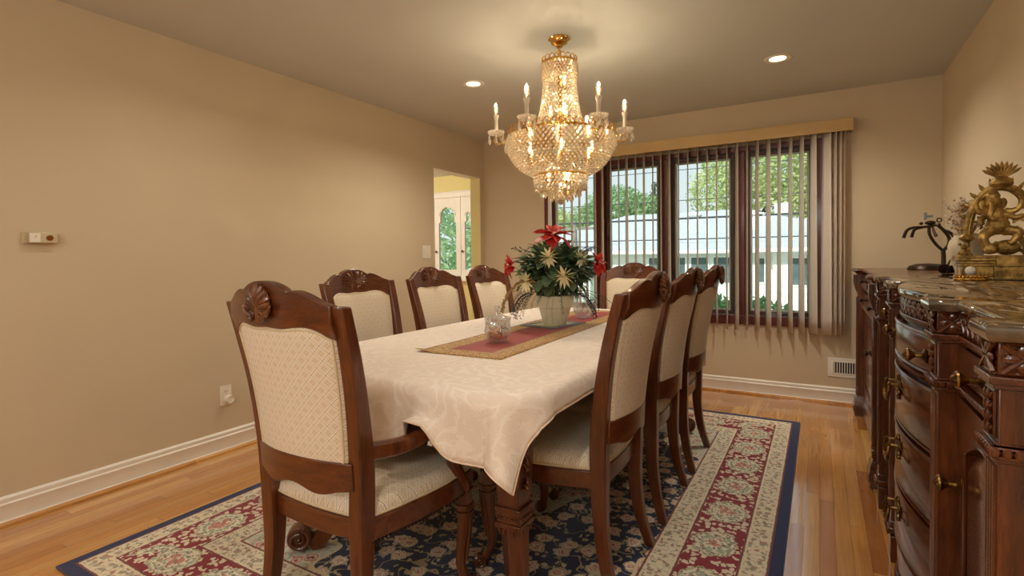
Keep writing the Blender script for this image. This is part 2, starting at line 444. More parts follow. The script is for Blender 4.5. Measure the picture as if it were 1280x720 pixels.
def leafm(name, c1, c2, tl=.35, rough=.5):
    t = NT(name); o = t.obj()
    col = t.mix(t.ramp(t.noise(o, 9., 3), [(.3, 0.), (.7, 1.)]), lc(c1), lc(c2))
    d = t.bsdf(col, rough); ts = t.n('BsdfTranslucent', Color=col).outputs[0]
    a = t.n('MixShader', Fac=tl); t.t.links.new(d, a.inputs[1]); t.t.links.new(ts, a.inputs[2])
    return t.done(a.outputs[0])
M['leaf'] = leafm('dark_silk_leaf', (74,98,66), (122,142,106))
M['leaf2'] = leafm('needle_sprig', (52,66,46), (84,92,68))
M['red'] = leafm('poinsettia_red', (214,54,44), (176,34,32), .2)
M['cream'] = leafm('cream_petals', (252,244,208), (242,228,176), .25)
M['tree1'] = leafm('tree_yellow_green', (224,228,176), (188,202,142), .5)
M['tree2'] = leafm('tree_mid_green', (176,204,152), (132,168,116), .5)
M['tree3'] = leafm('conifer_green', (118,150,122), (90,124,100), .4)
M['shrub'] = leafm('shrub_green', (150,190,124), (104,152,92), .45)
M['halltree'] = leafm('pale_garden_leaves', (198,218,172), (150,184,130), .5)
M['bark'] = pmat('bark', (96,80,66), (70,58,48), 14., .9, 0, .5)
M['berry'] = pmat('berry_sprig', (62,66,72), (44,46,52), 40., .4)
M['wheat'] = pmat('tan_plume', (176,142,84), (140,108,60), 60., .8)
M['stem'] = pmat('green_stem', (168,176,116), (146,156,98), 30., .6)
M['dried'] = pmat('dried_bud', (196,160,118), (150,112,78), 90., .4)
M['siding'] = pmat('pale_siding', (242,244,240), (234,238,232), 3., .8)
M['roof'] = pmat('pale_shingles', (196,201,209), (178,183,191), 6., .9, 0, .3, 30.)
M['hwin'] = pmat('far_window_glass', (104,122,124), (80,96,100), 2., .15)
M['lawn'] = pmat('sunny_lawn', (150,168,96), (124,146,78), 5., .95, 0, .4, 60.)
M['street'] = pmat('pale_concrete', (206,202,194), (190,186,178), 2., .9)
M['wire'] = pmat('cable_rubber', (70,74,80), (56,60,66), 4., .7)
M['polewood'] = pmat('weathered_pole', (150,146,138), (124,118,108), 4., .9)
M['metalgrey'] = pmat('grey_metal', (128,132,136), (104,108,112), 6., .5, .3)
M['mat'] = pmat('slate_pattern_mat', (58,64,72), (132,138,136), 70., .5)
M['matc'] = pmat('mat_cream_square', (208,200,158), (188,180,132), 40., .5)
M['thermo'] = pmat('almond_plastic', (208,190,154), (192,172,136), 10., .45)
M['dial'] = pmat('copper_dial', (150,88,34), (120,64,22), 20., .35, .6)
CANDY = [pmat('candy_foil_red', (216,52,44), (180,34,36), 60., .25, .2), pmat('candy_foil_gold', (240,190,70), (210,156,50), 60., .25, .4),
         pmat('candy_foil_green', (96,130,66), (70,100,50), 60., .25, .2), pmat('candy_foil_orange', (236,124,56), (204,96,40), 60., .25, .2)]
LC, LI, LS, LH, LSUN, LW, EXPO, LB = 1.6, 2.3, 26., 70., 4.6, 1.12, .12, 33.

# ------------------------------------------------------------------ room
XL, YF, XR, H = -3.167, 4.805, .752, 2.44
YB, WT = -3.3, .12
WX0, WX1, WZ0, WZ1 = -2.43, .02, .585, 2.085
DY0, DY1, DZ = 3.935, 4.725, 2.035
def struct(name, mb, m, parent=None, **k):
    o = mb.build(name, m, parent, **k)
    if parent is None: o['kind'] = 'structure'
    return o
struct('floor', MB().box(-8.2, YB, -.12, XR+WT, YF+WT, 0).box(-8.2, YF+WT, -.12, XL-WT, 7.1, 0), M['floor'])
struct('ceiling', MB().box(-8.2, YB, H, XR+WT, YF+WT, H+.15).box(-8.2, YF+WT, H, XL-WT, 7.1, H+.15), M['ceil'])
struct('wall_left', MB().box(XL-WT, YB, 0, XL, DY0, H).box(XL-WT, DY1, 0, XL, YF, H).box(XL-WT, DY0, DZ, XL, DY1, H), M['wall'])
struct('wall_far', MB().box(XL-WT, YF, 0, WX0, YF+WT, H).box(WX1, YF, 0, XR+WT, YF+WT, H)
       .box(WX0, YF, 0, WX1, YF+WT, WZ0).box(WX0, YF, WZ1, WX1, YF+WT, H), M['wall'])
struct('wall_back', MB().box(XL-WT, YB-WT, 0, XR+WT, YB, H), M['wall'])
struct('wall_right', MB().box(XR, YB, 0, XR+WT, YF, H), M['wall'])
# yellow plaster in the doorway reveal and the hall behind it
struct('trim_1', MB().box(XL-WT-.004, DY1-.004, 0, XL-.003, DY1, DZ).box(XL-WT-.004, DY0, 0, XL-.003, DY0+.004, DZ-.004), M['hallwall'])
struct('trim_4', MB().box(XL-WT-.004, DY0, DZ-.004, XL-.003, DY1-.004, DZ), M['white'])
HX0, HX1, HZ0, HZ1, HY = -5.75, -4.45, .86, 2.1, 6.5
struct('wall_hall', MB().box(-8.2, HY, 0, HX0, HY+WT, H).box(HX1, HY, 0, XL-WT, HY+WT, H).box(HX0, HY, 0, HX1, HY+WT, HZ0).box(HX0, HY, HZ1, HX1, HY+WT, H)
       .box(XL-WT-.01, YF+WT, 0, XL-WT+.05, HY, H).box(XL-WT-.01, DY1, 0, XL-WT-.0045, YF+WT, H), M['hallwall'])

def skirting(name, pts):
    prof = [(0,0),(.022,0),(.022,.012),(.014,.022),(.013,.082),(.016,.088),(.016,.094),(.011,.1),(.012,.118),(.006,.126),(0,.128)]
    secs = []
    for (x, y, nx, ny) in pts: secs.append([(x+nx*u, y+ny*u, w+.001) for u, w in prof])
    return struct(name, MB().loft(secs), M['white'])
skirting('baseboard_left', [(XL, YB, 1, 0), (XL, DY0-.001, 1, 0)])
skirting('baseboard_far', [(XL+.03, YF, 0, -1), (XR, YF, 0, -1)])
skirting('baseboard_right', [(XR, YB+.001, -1, 0), (XR, .95, -1, 0)])
shoe = [(.0, .0), (.018, 0), (.016, .01), (.008, .017), (0, .019)]
def shoe_mould(name, pts):
    struct(name, MB().loft([[(x+nx*(u+.0225), y+ny*(u+.0225), w+.001) for u, w in shoe] for x, y, nx, ny in pts]), M['floor'])
shoe_mould('trim_2', [(XL, YB, 1, 0), (XL, DY0-.001, 1, 0)])
shoe_mould('trim_3', [(XL+.05, YF, 0, -1), (XR, YF, 0, -1)])

# ------------------------------------------------------------------ main window: four casements
win = bpy.data.objects.new('window_1', None); COL.objects.link(win); win['kind'] = 'structure'
fr = MB(); d0, d1 = YF-.012, YF+.1
for a in (WX0, WX1-.06): fr.box(a, d0, WZ0, a+.06, d1, WZ1)
fr.box(WX0+.06, d0, WZ0, WX1-.06, d1, WZ0+.075); fr.box(WX0+.06, d0, WZ1-.045, WX1-.06, d1, WZ1)
fr.build('window_frame', M['frame'], win, .004)
cx = [-2.43+.06, -1.825, -1.205, -.585, .02-.06]
for k in (1, 2, 3):
    MB().box(cx[k]-.04, d0+.002, WZ0+.075, cx[k]+.04, d1-.002, WZ1-.045).build('mullion', M['frame'], win, .005)
for k in range(4):
    a = cx[k]+(.0 if k == 0 else .04)+.002; b = cx[k+1]-(.0 if k == 3 else .04)-.002; z0, z1 = WZ0+.078, WZ1-.048
    w = .035; y0, y1 = YF+.03, YF+.075
    s = MB().box(a, y0, z0, a+w, y1, z1).box(b-w, y0, z0, b, y1, z1).box(a+w, y0, z0, b-w, y1, z0+w).box(a+w, y0, z1-w, b-w, y1, z1).build('sash', M['sash'], win, .004)
    g = .014; a2, b2, c2, e2 = a+w, b-w, z0+w, z1-w; y0, y1 = YF+.042, YF+.066
    MB().box(a2, y0, c2, a2+g, y1, e2).box(b2-g, y0, c2, b2, y1, e2).box(a2+g, y0, c2, b2-g, y1, c2+g).box(a2+g, y0, e2-g, b2-g, y1, e2).build('sash_edge', M['gasket'], s)
    MB().box(a2+g-.003, YF+.05, c2+g-.003, b2-g+.003, YF+.055, e2-g+.003).build('pane', M['pane'], s)
    hx = b-.02 if k in (0, 2) else a+.02
    MB().box(hx-.01, YF+.012, 1.36, hx+.01, YF+.031, 1.5).blob((hx, YF+.008, 1.4), (.006,.008,.045)).build('latch', M['sash'], s, .003)
    if k == 3:
        MB().box((a+b)/2-.05, YF-.006, z0-.004, (a+b)/2+.02, YF+.031, z0+.022).tube([((a+b)/2-.03, YF-.004, z0+.02), ((a+b)/2+.05, YF-.014, z0+.03)], .006).blob(((a+b)/2+.055, YF-.015, z0+.034), .012).build('crank_handle', M['metalgrey'], s, .002)

# ------------------------------------------------------------------ vertical blinds
bl = thing('vertical_blind', 'cream vertical blind with opened vanes hanging across the wide window', 'blind', (0, 0, 0))
V0, V1, VZ0, VZ1 = -2.52, .215, 2.098, 2.195
MB().box(V0, YF-.125, VZ0, V1, YF-.115, VZ1).box(V0, YF-.115, VZ1-.01, V1, YF-.001, VZ1).box(V0, YF-.115, VZ0, V0+.01, YF-.001, VZ1-.01).box(V1-.01, YF-.115, VZ0, V1, YF-.001, VZ1-.01).build('valance', M['valance'], bl, .004)
MB().box(V0+.012, YF-.085, 2.12, V1-.012, YF-.045, 2.16).build('head_rail', M['white'], bl, .003)
YV = YF-.065
F_, YAW = 654.66, .531724
def ray_x(px, yy):                       # where the sight line through a picture column meets a depth
    a = math.atan((px-640)/F_) - YAW
    return yy*math.tan(a)
vanes = [(688,4),(697,2.4),(706,2),(715.5,2.2),(725,2.2),(734,2.2),(744.5,2),(753.5,2.4),(764,1.4),(774,1.3),(784,2.8),(795,1.7),(805.5,2.3),(816.5,1.1),(826.5,1.2),(837,2.6),(848.5,1.1),(860,1.1),(872,1.3),(884,1.2),(896,1.2),(908.5,1.2),
         (921,3.2),(933.5,1.8),(946.5,3.6),(960.5,4.4),(974,3.3),(988,3.8),(1002,4.6),(1016.5,6.6),(1033,8.8),(1043,4.5),(1049,4.5),(1054,3.5)]
for i, (px, w) in enumerate(vanes):
    x = ray_x(px, YV); dist = math.hypot(x, YV)*math.cos(math.atan((px-640)/F_))
    dirx = math.atan2(x, YV)
    dl = math.asin(min(.95, w/F_*dist/.089))
    rows = []
    for k in range(13):
        z = 2.125-(2.125-.545)*k/12
        ang = dirx - dl*(1+.55*k/12) if px < 1040 else dirx - dl
        row = []
        for j in range(5):
            u = (j/4-.5)*.089; bow = .006*(1-(2*u/.089)**2)
            row.append((x+math.sin(ang)*u+math.cos(ang)*bow, YV+math.cos(ang)*u-math.sin(ang)*bow, z))
        rows.append(row)
    v = MB().sheet(rows).build('vane', M['slat'], bl)
    sm = v.modifiers.new('thick', 'SOLIDIFY'); sm.thickness = .0012; sm.offset = 0
cw = MB().tube([(.145, YF-.07, 2.12), (.147, YF-.07, 1.2)], .003, 6).tube([(.165, YF-.075, 2.12), (.167, YF-.075, .95)], .0025, 6)
cw.lathe([(.0,1.13),(.008,1.125),(.009,1.09),(.006,1.07),(.006,1.0),(.01,.97),(.009,.94),(0,.93)], 10, (.167, YF-.075, 0)).build('pull_cord', M['valance'], bl)

# ------------------------------------------------------------------ hall window: white leaves with arched lights
hw = bpy.data.objects.new('window_2', None); COL.objects.link(hw); hw['kind'] = 'structure'
MB().box(HX0-.07, HY-.03, HZ1, HX1+.07, HY, HZ1+.07).box(HX0-.09, HY-.045, HZ1+.07, HX1+.09, HY, HZ1+.09).box(HX0-.07, HY-.03, HZ0, HX0, HY, HZ1).box(HX1, HY-.03, HZ0, HX1+.07, HY, HZ1)\
    .box(HX0-.1, HY-.08, HZ0-.04, HX1+.1, HY, HZ0).build('casing', M['white'], hw, .004)
xs = [-5.75, -5.24, -4.73, -4.45]
for k in range(3):
    a, b = xs[k]+.004, xs[k+1]-.004; y0, y1 = HY+.01, HY+.05; st = .085 if k < 2 else .07
    lf = MB().box(a, y0, HZ0, a+st, y1, HZ1).box(b-st, y0, HZ0, b, y1, HZ1).box(a+st, y0, HZ0, b-st, y1, HZ0+.13)
    zt = 1.82
    c, r = (a+b)/2, (b-a)/2-st-.03
    n = 14
    # rail with an arch cut out of it
    arch = [(c+r*math.cos(PI*i/n), zt+r*math.sin(PI*i/n)) for i in range(n+1)]
    for i in range(n):
        (xa, za), (xb, zb) = arch[i], arch[i+1]
        lf.loft([[(xa, y0, za), (xa, y0, HZ1), (xb, y0, HZ1), (xb, y0, zb)], [(xa, y1, za), (xa, y1, HZ1), (xb, y1, HZ1), (xb, y1, zb)]])
    for (q, w) in ((a+st, c-r), (c+r, b-st)): lf.box(q, y0, 1.72, w, y1, HZ1)
    o = lf.build('window_leaf', M['white'], hw, .002)
    MB().box(a+st-.002, HY+.028, HZ0+.125, b-st+.002, HY+.032, zt+r+.004).build('pane', M['pane'], o)
    MB().tube([(c+(r+.02)*math.cos(PI*i/n), y0-.004, zt+(r+.02)*math.sin(PI*i/n)) for i in range(n+1)], .007, 6).build('arch_moulding', M['white'], o)
    if k < 2: MB().blob((b-.04 if k == 0 else a+.04, HY-.012, 1.27), .018).build('knob', M['brass'], o)
    else: MB().blob((a+.035, HY-.012, 1.27), .018).build('knob', M['brass'], o)

# ------------------------------------------------------------------ small wall fittings
t = thing('thermostat', 'almond plastic thermostat box with a copper dial on the bare wall', 'thermostat', (XL, .998, 1.295))
MB().box(.001, -.062, -.027, .012, .062, .027).build('back_plate', M['thermo'], t, .002)
MB().box(.012, -.045, -.025, .034, .062, .025).build('cover', M['thermo'], t, .004)
MB().box(.034, -.043, -.021, .0355, -.004, .021).build('display', M['white'], t, .001)
MB().tube([(.0357, -.024, 0), (.0362, -.020, .009)], .0012, 5).build('needle', M['dial'], t)
MB().lathe([(0,0),(.0125,0),(.0125,.006),(.010,.009),(0,.009)], 18, M=T(.034,.03,0) @ Matrix.Rotation(PI/2, 4, 'Y')).build('dial', M['dial'], t)
t = thing('wall_outlet', 'ivory wall outlet with a round plug in it, above the baseboard', 'outlet', (XL, 1.872, .345))
MB().box(.001, -.037, -.062, .006, .037, .062).build('cover_plate', M['plastic'], t, .002)
MB().box(.006, -.017, .008, .0085, .017, .04).build('socket', M['plastic'], t, .003)
MB().box(.0085, -.008, .022, .0088, -.005, .032).box(.0085, .005, .022, .0088, .008, .032).box(.0085, -.002, .012, .0088, .002, .016).build('slots', M['darkslot'], t)
MB().lathe([(0,0),(.02,0),(.024,.012),(.024,.036),(.021,.04),(.019,.036),(0,.035)], 24, M=T(.006,.008,-.022) @ Matrix.Rotation(PI/2, 4, 'Y')).build('plug_cap', M['plastic'], t)
t = thing('light_switch', 'double light switch plate on the wall beside the doorway', 'light switch', (XL, 3.81, 1.235))
MB().box(.001, -.058, -.06, .006, .058, .06).build('cover_plate', M['plastic'], t, .002)
for s in (-1, 1): MB().box(.006, s*.026-.016, -.033, .011, s*.026+.016, .033).build('rocker', M['plastic'], t, .003)
t = thing('floor_register', 'white slotted heating register low on the wall under the blind cord', 'vent', (.205, YF, .285))
MB().box(-.15, -.006, -.075, .15, -.001, .075).box(-.125, -.010, -.05, -.112, -.006, .05).box(-.112, -.010, .043, .125, -.006, .05).box(-.112, -.010, -.05, .125, -.006, -.043).build('plate', M['white'], t, .002)
MB().box(-.112, -.0065, -.042, .125, -.006, .042).build('opening', M['darkslot'], t)
lv = MB()
for i in range(14): lv.box(-.108+i*.0168, -.012, -.042, -.1025+i*.0168, -.0066, .042)
lv.build('louvres', M['white'], t)

def can_light(x, y, label):
    t = thing('recessed_light', label, 'light', (x, y, H), 0, 'recessed ceiling lights')
    MB().lathe([(.048,-.002),(.058,-.006),(.076,-.006),(.082,-.001),(.048,-.0005)], 36).build('trim_ring', M['white'], t)
    MB().lathe([(0,-.0012),(.05,-.0012),(.05,-.003),(.03,-.0045),(0,-.005)], 30).build('bulb', M['canglow'], t)
can_light(-2.171, 3.167, 'round recessed ceiling light between chandelier and doorway wall')
can_light(-.237, 3.815, 'round recessed ceiling light above the sideboard end of the window')

# ------------------------------------------------------------------ outside
GZ = -1.15
struct('ground', MB().box(-60, YF+.3, GZ-.1, 60, 80, GZ), M['lawn'])
struct('street', MB().box(-60, 12, GZ, 60, 21.4, GZ+.03), M['street'])
hs = thing('neighbour_house', 'pale single-storey house with hipped shingle roof across the street', 'house', (0, 0, 0))
HA, HB, HYF, HE = -13.8, 3.5, 23.0, 1.33
w = MB().box(HA, HYF, GZ, HB, 32, HE-.04); w.box(-1.55, HYF-.8, GZ, HB, HYF, HE-.04); w.build('wall', M['siding'], hs)
MB().add([(HA-.5,HYF-.6,HE),(HB+.5,HYF-.6,HE),(HB+.5,32.6,HE),(HA-.5,32.6,HE),(-9.0,27.4,3.3),(-3.2,27.4,3.35)],
         [(0,1,5,4),(1,2,5),(2,3,4,5),(3,0,4),(3,2,1,0)]).build('roof', M['roof'], hs, flat=True)
MB().add([(-2.1,HYF-1.4,HE+.02),(HB+.6,HYF-1.4,HE+.02),(HB+.6,27.6,HE+.02),(-2.1,27.6,HE+.02),(-.2,25.6,2.9),(HB-1.,25.6,2.9)],
         [(0,1,5,4),(1,2,5),(2,3,4,5),(3,0,4),(3,2,1,0)]).build('gable_roof', M['roof'], hs, flat=True)
MB().box(HA-.5, HYF-.62, HE-.1, -2.1, HYF-.5, HE+.03).box(-2.1, HYF-1.42, HE-.08, HB+.6, HYF-1.3, HE+.05).build('fascia', M['siding'], hs)
MB().box(-1.9, 28.2, 3.0, -1.2, 28.8, 3.6).build('chimney', M['siding'], hs, .03)
MB().blob((-5.3, 26.6, 3.12), (.35,.3,.14)).build('roof_vent', M['siding'], hs)
for x0, x1, z0, z1, yy in [(-12.6,-11.7,.15,.95,HYF),(-10.2,-8.6,.15,.98,HYF),(-6.5,-5.85,.0,1.05,HYF),(-5.6,-4.95,.0,1.05,HYF),(-4.7,-4.05,.0,1.05,HYF),(-3.8,-3.15,.0,1.05,HYF),
                          (-2.15,-1.9,.05,1.0,HYF),(-.95,-.1,.0,1.0,HYF-.8),(.05,1.2,.0,1.0,HYF-.8),(1.4,2.6,.0,1.0,HYF-.8)]:
    o = MB().box(x0-.06, yy-.05, z0-.06, x1+.06, yy-.005, z0).box(x0-.06, yy-.05, z1, x1+.06, yy-.005, z1+.06).box(x0-.06, yy-.05, z0, x0, yy-.005, z1).box(x1, yy-.05, z0, x1+.06, yy-.005, z1).build('window', M['siding'], hs)
    MB().box(x0, yy-.03, z0, x1, yy-.008, z1).build('pane', M['hwin'], o)

def leaf_cloud(cs, n, size, rnd, stretch=1.0):
    """leaves as bent quads scattered over a set of ellipsoids [(centre, radii)]"""
    mb = MB(); tot = sum(r[0]*r[1]+r[1]*r[2]+r[0]*r[2] for c, r in cs)
    for c, r in cs:
        k = int(n*(r[0]*r[1]+r[1]*r[2]+r[0]*r[2])/tot)
        for _ in range(k):
            d = Vector((rnd.gauss(0,1), rnd.gauss(0,1), rnd.gauss(0,1))).normalized()
            q = .72+.36*rnd.random()
            p = Vector(c)+Vector((d.x*r[0]*q, d.y*r[1]*q, d.z*r[2]*q))
            s = size*(.6+.8*rnd.random())
            u = (d.orthogonal()*rnd.uniform(-1,1)+Vector((rnd.gauss(0,1),rnd.gauss(0,1),rnd.gauss(0,.7)))).normalized()
            v = u.cross(d+Vector((rnd.gauss(0,.5),rnd.gauss(0,.5),rnd.gauss(0,.5)))).normalized()
            w = u.cross(v)
            mb.add([p-u*s*stretch, p+v*s*.5+w*s*.1, p+u*s*stretch, p-v*s*.5+w*s*.1], [(0,1,2,3)])
    return mb
def tree(name, label, x, y, cs, trunk_h, trunk_r, n, size, m, rnd, group='trees behind the house'):
    t = thing(name, label, 'tree', (x, y, GZ), 0, group)
    leaf_cloud(cs, n, size, rnd).build('crown', M[m], t, flat=True)
    mb = MB().tube(smooth_path([(0,0,-.05),(.1,.05,trunk_h*.5),(0,0,trunk_h)], 4), [trunk_r*(1-.6*i/8) for i in range(9)], 9)
    for c, r in cs[:5]: mb.tube(smooth_path([(0,0,trunk_h*.8), (c[0]*.4,c[1]*.4,(trunk_h+c[2])/2), c], 3), [trunk_r*.35, trunk_r*.3, trunk_r*.25, trunk_r*.2, trunk_r*.15, trunk_r*.1, trunk_r*.06], 6)
    mb.build('trunk', M['bark'], t)
rt = random.Random(5)
def cl(*a): return [((x,y,z),(r,r*.9,r*.8)) for x,y,z,r in a]
tree('shade_tree', 'tall yellow-green tree over the roof ridge, behind the two window panes by the blind cord', -3.4, 36, cl((0,0,8.2,3.4),(-1.9,.5,6.4,2.4),(2.6,0,7.2,2.8),(4.4,.6,5.4,2.6),(1,0,5.2,2.4),(4,0,9,2.6),(0,0,10.6,2.6),(6.4,0,7.5,2.8)), 5, .35, 15000, .16, 'tree1', rt)
tree('shade_tree', 'bushy yellow-green tree seen in the window pane beside the chandelier', -19.6, 38, cl((0,0,4.8,2.4),(-2.6,0,5.2,2.6),(2.0,0,4.4,1.9),(-4.8,0,4.6,2.6),(-1.4,0,6.6,2.2)), 3.5, .3, 9000, .15, 'tree1', rt)
tree('shade_tree', 'mid-green round tree behind the roof slope in the second window pane', -12.3, 35.4, cl((0,0,5.4,2.2),(2.0,0,4.9,1.9),(-1.8,0,4.6,1.8),(3.3,0,4.2,1.5)), 3, .25, 7000, .14, 'tree2', rt)
tree('conifer', 'slim blue-green conifer rising behind the round green tree', -11.4, 42, [((0,0,2.2+.62*k),(1.5-.14*k,1.5-.14*k,.42)) for k in range(10)], 8, .15, 3400, .12, 'tree3', rt)
tree('hall_tree', 'leafy green tree outside the hall window beyond the doorway', -7.6, 10.5, cl((0,0,3.2,1.6),(-1.5,.4,2.6,1.4),(1.3,.2,2.3,1.3),(.2,-.3,1.5,1.1)), 1.8, .12, 3600, .1, 'halltree', rt, None)
def shrub(label, x, y, cs, n):
    t = thing('shrub', label, 'shrub', (x, y, GZ), 0, 'shrubs under the window')
    leaf_cloud(cs, n, .055, rt, 1.2).build('foliage', M['shrub'], t, flat=True)
    mb = MB()
    for c, r in cs: mb.tube([(0,0,-.02), (c[0]*.5,c[1]*.5,c[2]*.5), c], [.02,.015,.006], 6)
    mb.build('stem', M['bark'], t)
shrub('green shrub below the pane nearest the blind cord', -.62, 6.5, cl((0,0,1.5,.42),(.5,0,1.35,.38),(-.45,.1,1.52,.36),(.95,.1,1.15,.32)), 2200)
shrub('green shrub seen past the last chair on the sideboard side', -1.95, 7.3, cl((0,0,1.5,.42),(.4,0,1.62,.34),(-.35,0,1.2,.34)), 1700)
shrub('low green shrub below the pane nearest the doorway', -2.68, 6.2, cl((0,0,1.0,.38),(.4,0,.8,.36),(-.1,0,.9,.38)), 1500)
up = thing('utility_pole', 'grey utility pole with transformer beyond the pane beside the chandelier', 'pole', (-9.6, 22, GZ))
MB().lathe([(.13,-.05),(.12,3),(.09,3.9),(0,3.95)], 10).build('post', M['polewood'], up)
MB().lathe([(0,1.95),(.22,2.0),(.22,2.6),(0,2.65)], 14, (-.42,0,0)).build('transformer', M['metalgrey'], up)
MB().box(-.9,-.06,3.5,.9,.06,3.62).build('crossarm', M['polewood'], up, .01)
for lab, z, yy, r, sag in [('thick grey cable crossing the view just above the roof', 2.4, 17.5, .035, .05), ('dark cable below the thick one, crossing the roof slope', 1.72, 17.2, .02, .05), ('thin cable high across the window panes', 3.05, 18, .014, .06), ('thin topmost cable near the top of the panes', 4.4, 20, .014, .08)]:
    o = MB().tube([(-22+2.4*i, yy, z-sag*math.sin(PI*i/15)) for i in range(16)], r, 6).build('hanging_cable', M['wire'])
    tag(o, lab, 'cable', 'overhead cables')

# ------------------------------------------------------------------ rug
RZ = .0105
rug = MB().box(-RUGX, -RUGY, 0, RUGX, RUGY, .0095).build('area_rug', M['rug'], None, .004)
rug.location = (-1.327, 2.468, .0005)
tag(rug, 'large navy and cream oriental rug with red floral border under the dining table', 'rug')

# ------------------------------------------------------------------ dining table
TX, TY, TW, TL, TZ = -1.28, 2.445, .585, 1.195, .783
tb = thing('dining_table', 'long carved walnut dining table standing under the cream tablecloth', 'table', (TX, TY, RZ))
def rrect(hx, hy, r, n=8):
    out = []
    for sx, sy, a0 in ((1,1,0),(-1,1,PI/2),(-1,-1,PI),(1,-1,3*PI/2)):
        for i in range(n+1):
            a = a0+PI/2*i/n
            out.append((sx*(hx-r)+r*math.cos(a), sy*(hy-r)+r*math.sin(a)))
    return out
MB().prism(rrect(TW, TL, .125), .742-RZ, TZ-RZ, lambda u,v,h: (u,v,h)).build('tabletop', M['chairx'], tb, .008)
o1, i1 = rrect(TW-.09, TL-.12, .1), rrect(TW-.115, TL-.145, .08)
ap = MB(); nn = len(o1)
for i in range(nn):
    j = (i+1) % nn
    ap.loft([[(*o1[i], .675-RZ), (*o1[j], .675-RZ), (*o1[j], .742-RZ), (*o1[i], .742-RZ)], [(*i1[i], .675-RZ), (*i1[j], .675-RZ), (*i1[j], .742-RZ), (*i1[i], .742-RZ)]])
ap.build('apron', M['chairx'], tb)

def spiral(c, r0, turns, ax, ay, n=26, a0=0, r1=.15):
    P = []
    for i in range(n+1):
        t = i/n; a = a0+turns*2*PI*t; r = r0*(1-(1-r1)*t)
        P.append(Vector(c)+Vector(ax)*(r*math.cos(a))+Vector(ay)*(r*math.sin(a)))
    return P
def table_leg(sx, sy):
    px, py = sx*.42, sy*.985
    d = Vector((sx*.73, sy*.68, 0)); q = Vector((-d.y, d.x, 0)); up = Vector((0,0,1))
    mb = MB()
    secs = [(.742,.052,.052),(.70,.052,.052),(.60,.05,.05),(.45,.043,.043),(.375,.038,.038)]
    mb.loft([rect(px, py, z-RZ, a, b) for z, a, b in secs])
    for z0, z1, a in ((.36,.376,.047),(.325,.36,.043),(.308,.325,.047),(.62,.632,.055)): mb.box(px-a, py-a, z0-RZ, px+a, py+a, z1-RZ)
    # plain shaft sweeping out to a scroll foot
    path = smooth_path([(0,.31),(.006,.24),(.016,.17),(.034,.10),(.07,.05),(.11,.025)], 4)
    for k in range(len(path)-1): pass
    ring = []
    for k, p in enumerate(path):
        h = .038-.012*k/(len(path)-1)
        s, z = p.x, p.y
        tn = (path[min(k+1,len(path)-1)]-path[max(k-1,0)]).normalized()
        nrm = d*(-tn.y)+up*(tn.x)
        c = Vector((px,py,0))+d*s+up*max(z-RZ, h*1.02)
        ring.append([c+nrm*h+q*h, c-nrm*h+q*h, c-nrm*h-q*h, c+nrm*h-q*h])
    mb.loft(ring)
    fc = Vector((px,py,0))+d*.145+up*(.054)
    R0 = Matrix((( q.x, d.x, 0, fc.x),(q.y, d.y, 0, fc.y),(0,0,1,fc.z),(0,0,0,1))) @ Matrix.Rotation(PI/2, 4, 'Y')
    mb.lathe([(0,-.034),(.03,-.034),(.046,-.03),(.05,-.02),(.05,.02),(.046,.03),(.03,.034),(0,.034)], 22, M=R0)
    for s in (-1, 1):
        mb.tube(spiral(fc+q*(s*.035), .044, 1.7, d, up, 30, PI*.6), [.011-.006*i/30 for i in range(31)], 6)
        mb.blob(fc+q*(s*.036), .01)
    leg = mb.build('leg', M['chair'], tb, .003)
    cv = MB().box(px-.03, py-.03, .3-RZ, px+.03, py+.03, .6-RZ)   # carved leaves and beading on the block
    for f in range(4):
        A = rotz(f*PI/2)
        for z0, s in ((.55,1),(.49,.85),(.43,.7)):
            for w in (-1, 0, 1):
                P = [Vector((w*.02*s*t, -.0455-.006*math.sin(PI*t), z0-RZ+.06*s*t-(.02*abs(w)*t))) for t in (0,.25,.5,.75,1)]
                cv.tube([Vector((px,py,0))+A @ p for p in P], [.003,.008,.009,.006,.002], 6)
        for i in range(8):
            p = A @ Vector((-.036+.0103*i, -.046, 0)); cv.blob((px+p.x, py+p.y, .342-RZ), .0055, None, 6, 5)
        for i in range(5):
            p = A @ Vector((-.03+.015*i, -.043, 0)); cv.blob((px+p.x, py+p.y, .30-RZ), (.005,.005,.014), None, 6, 5)
    cv.build('leg_carved_trim', M['carve'], leg)
for sx in (-1, 1):
    for sy in (-1, 1): table_leg(sx, sy)

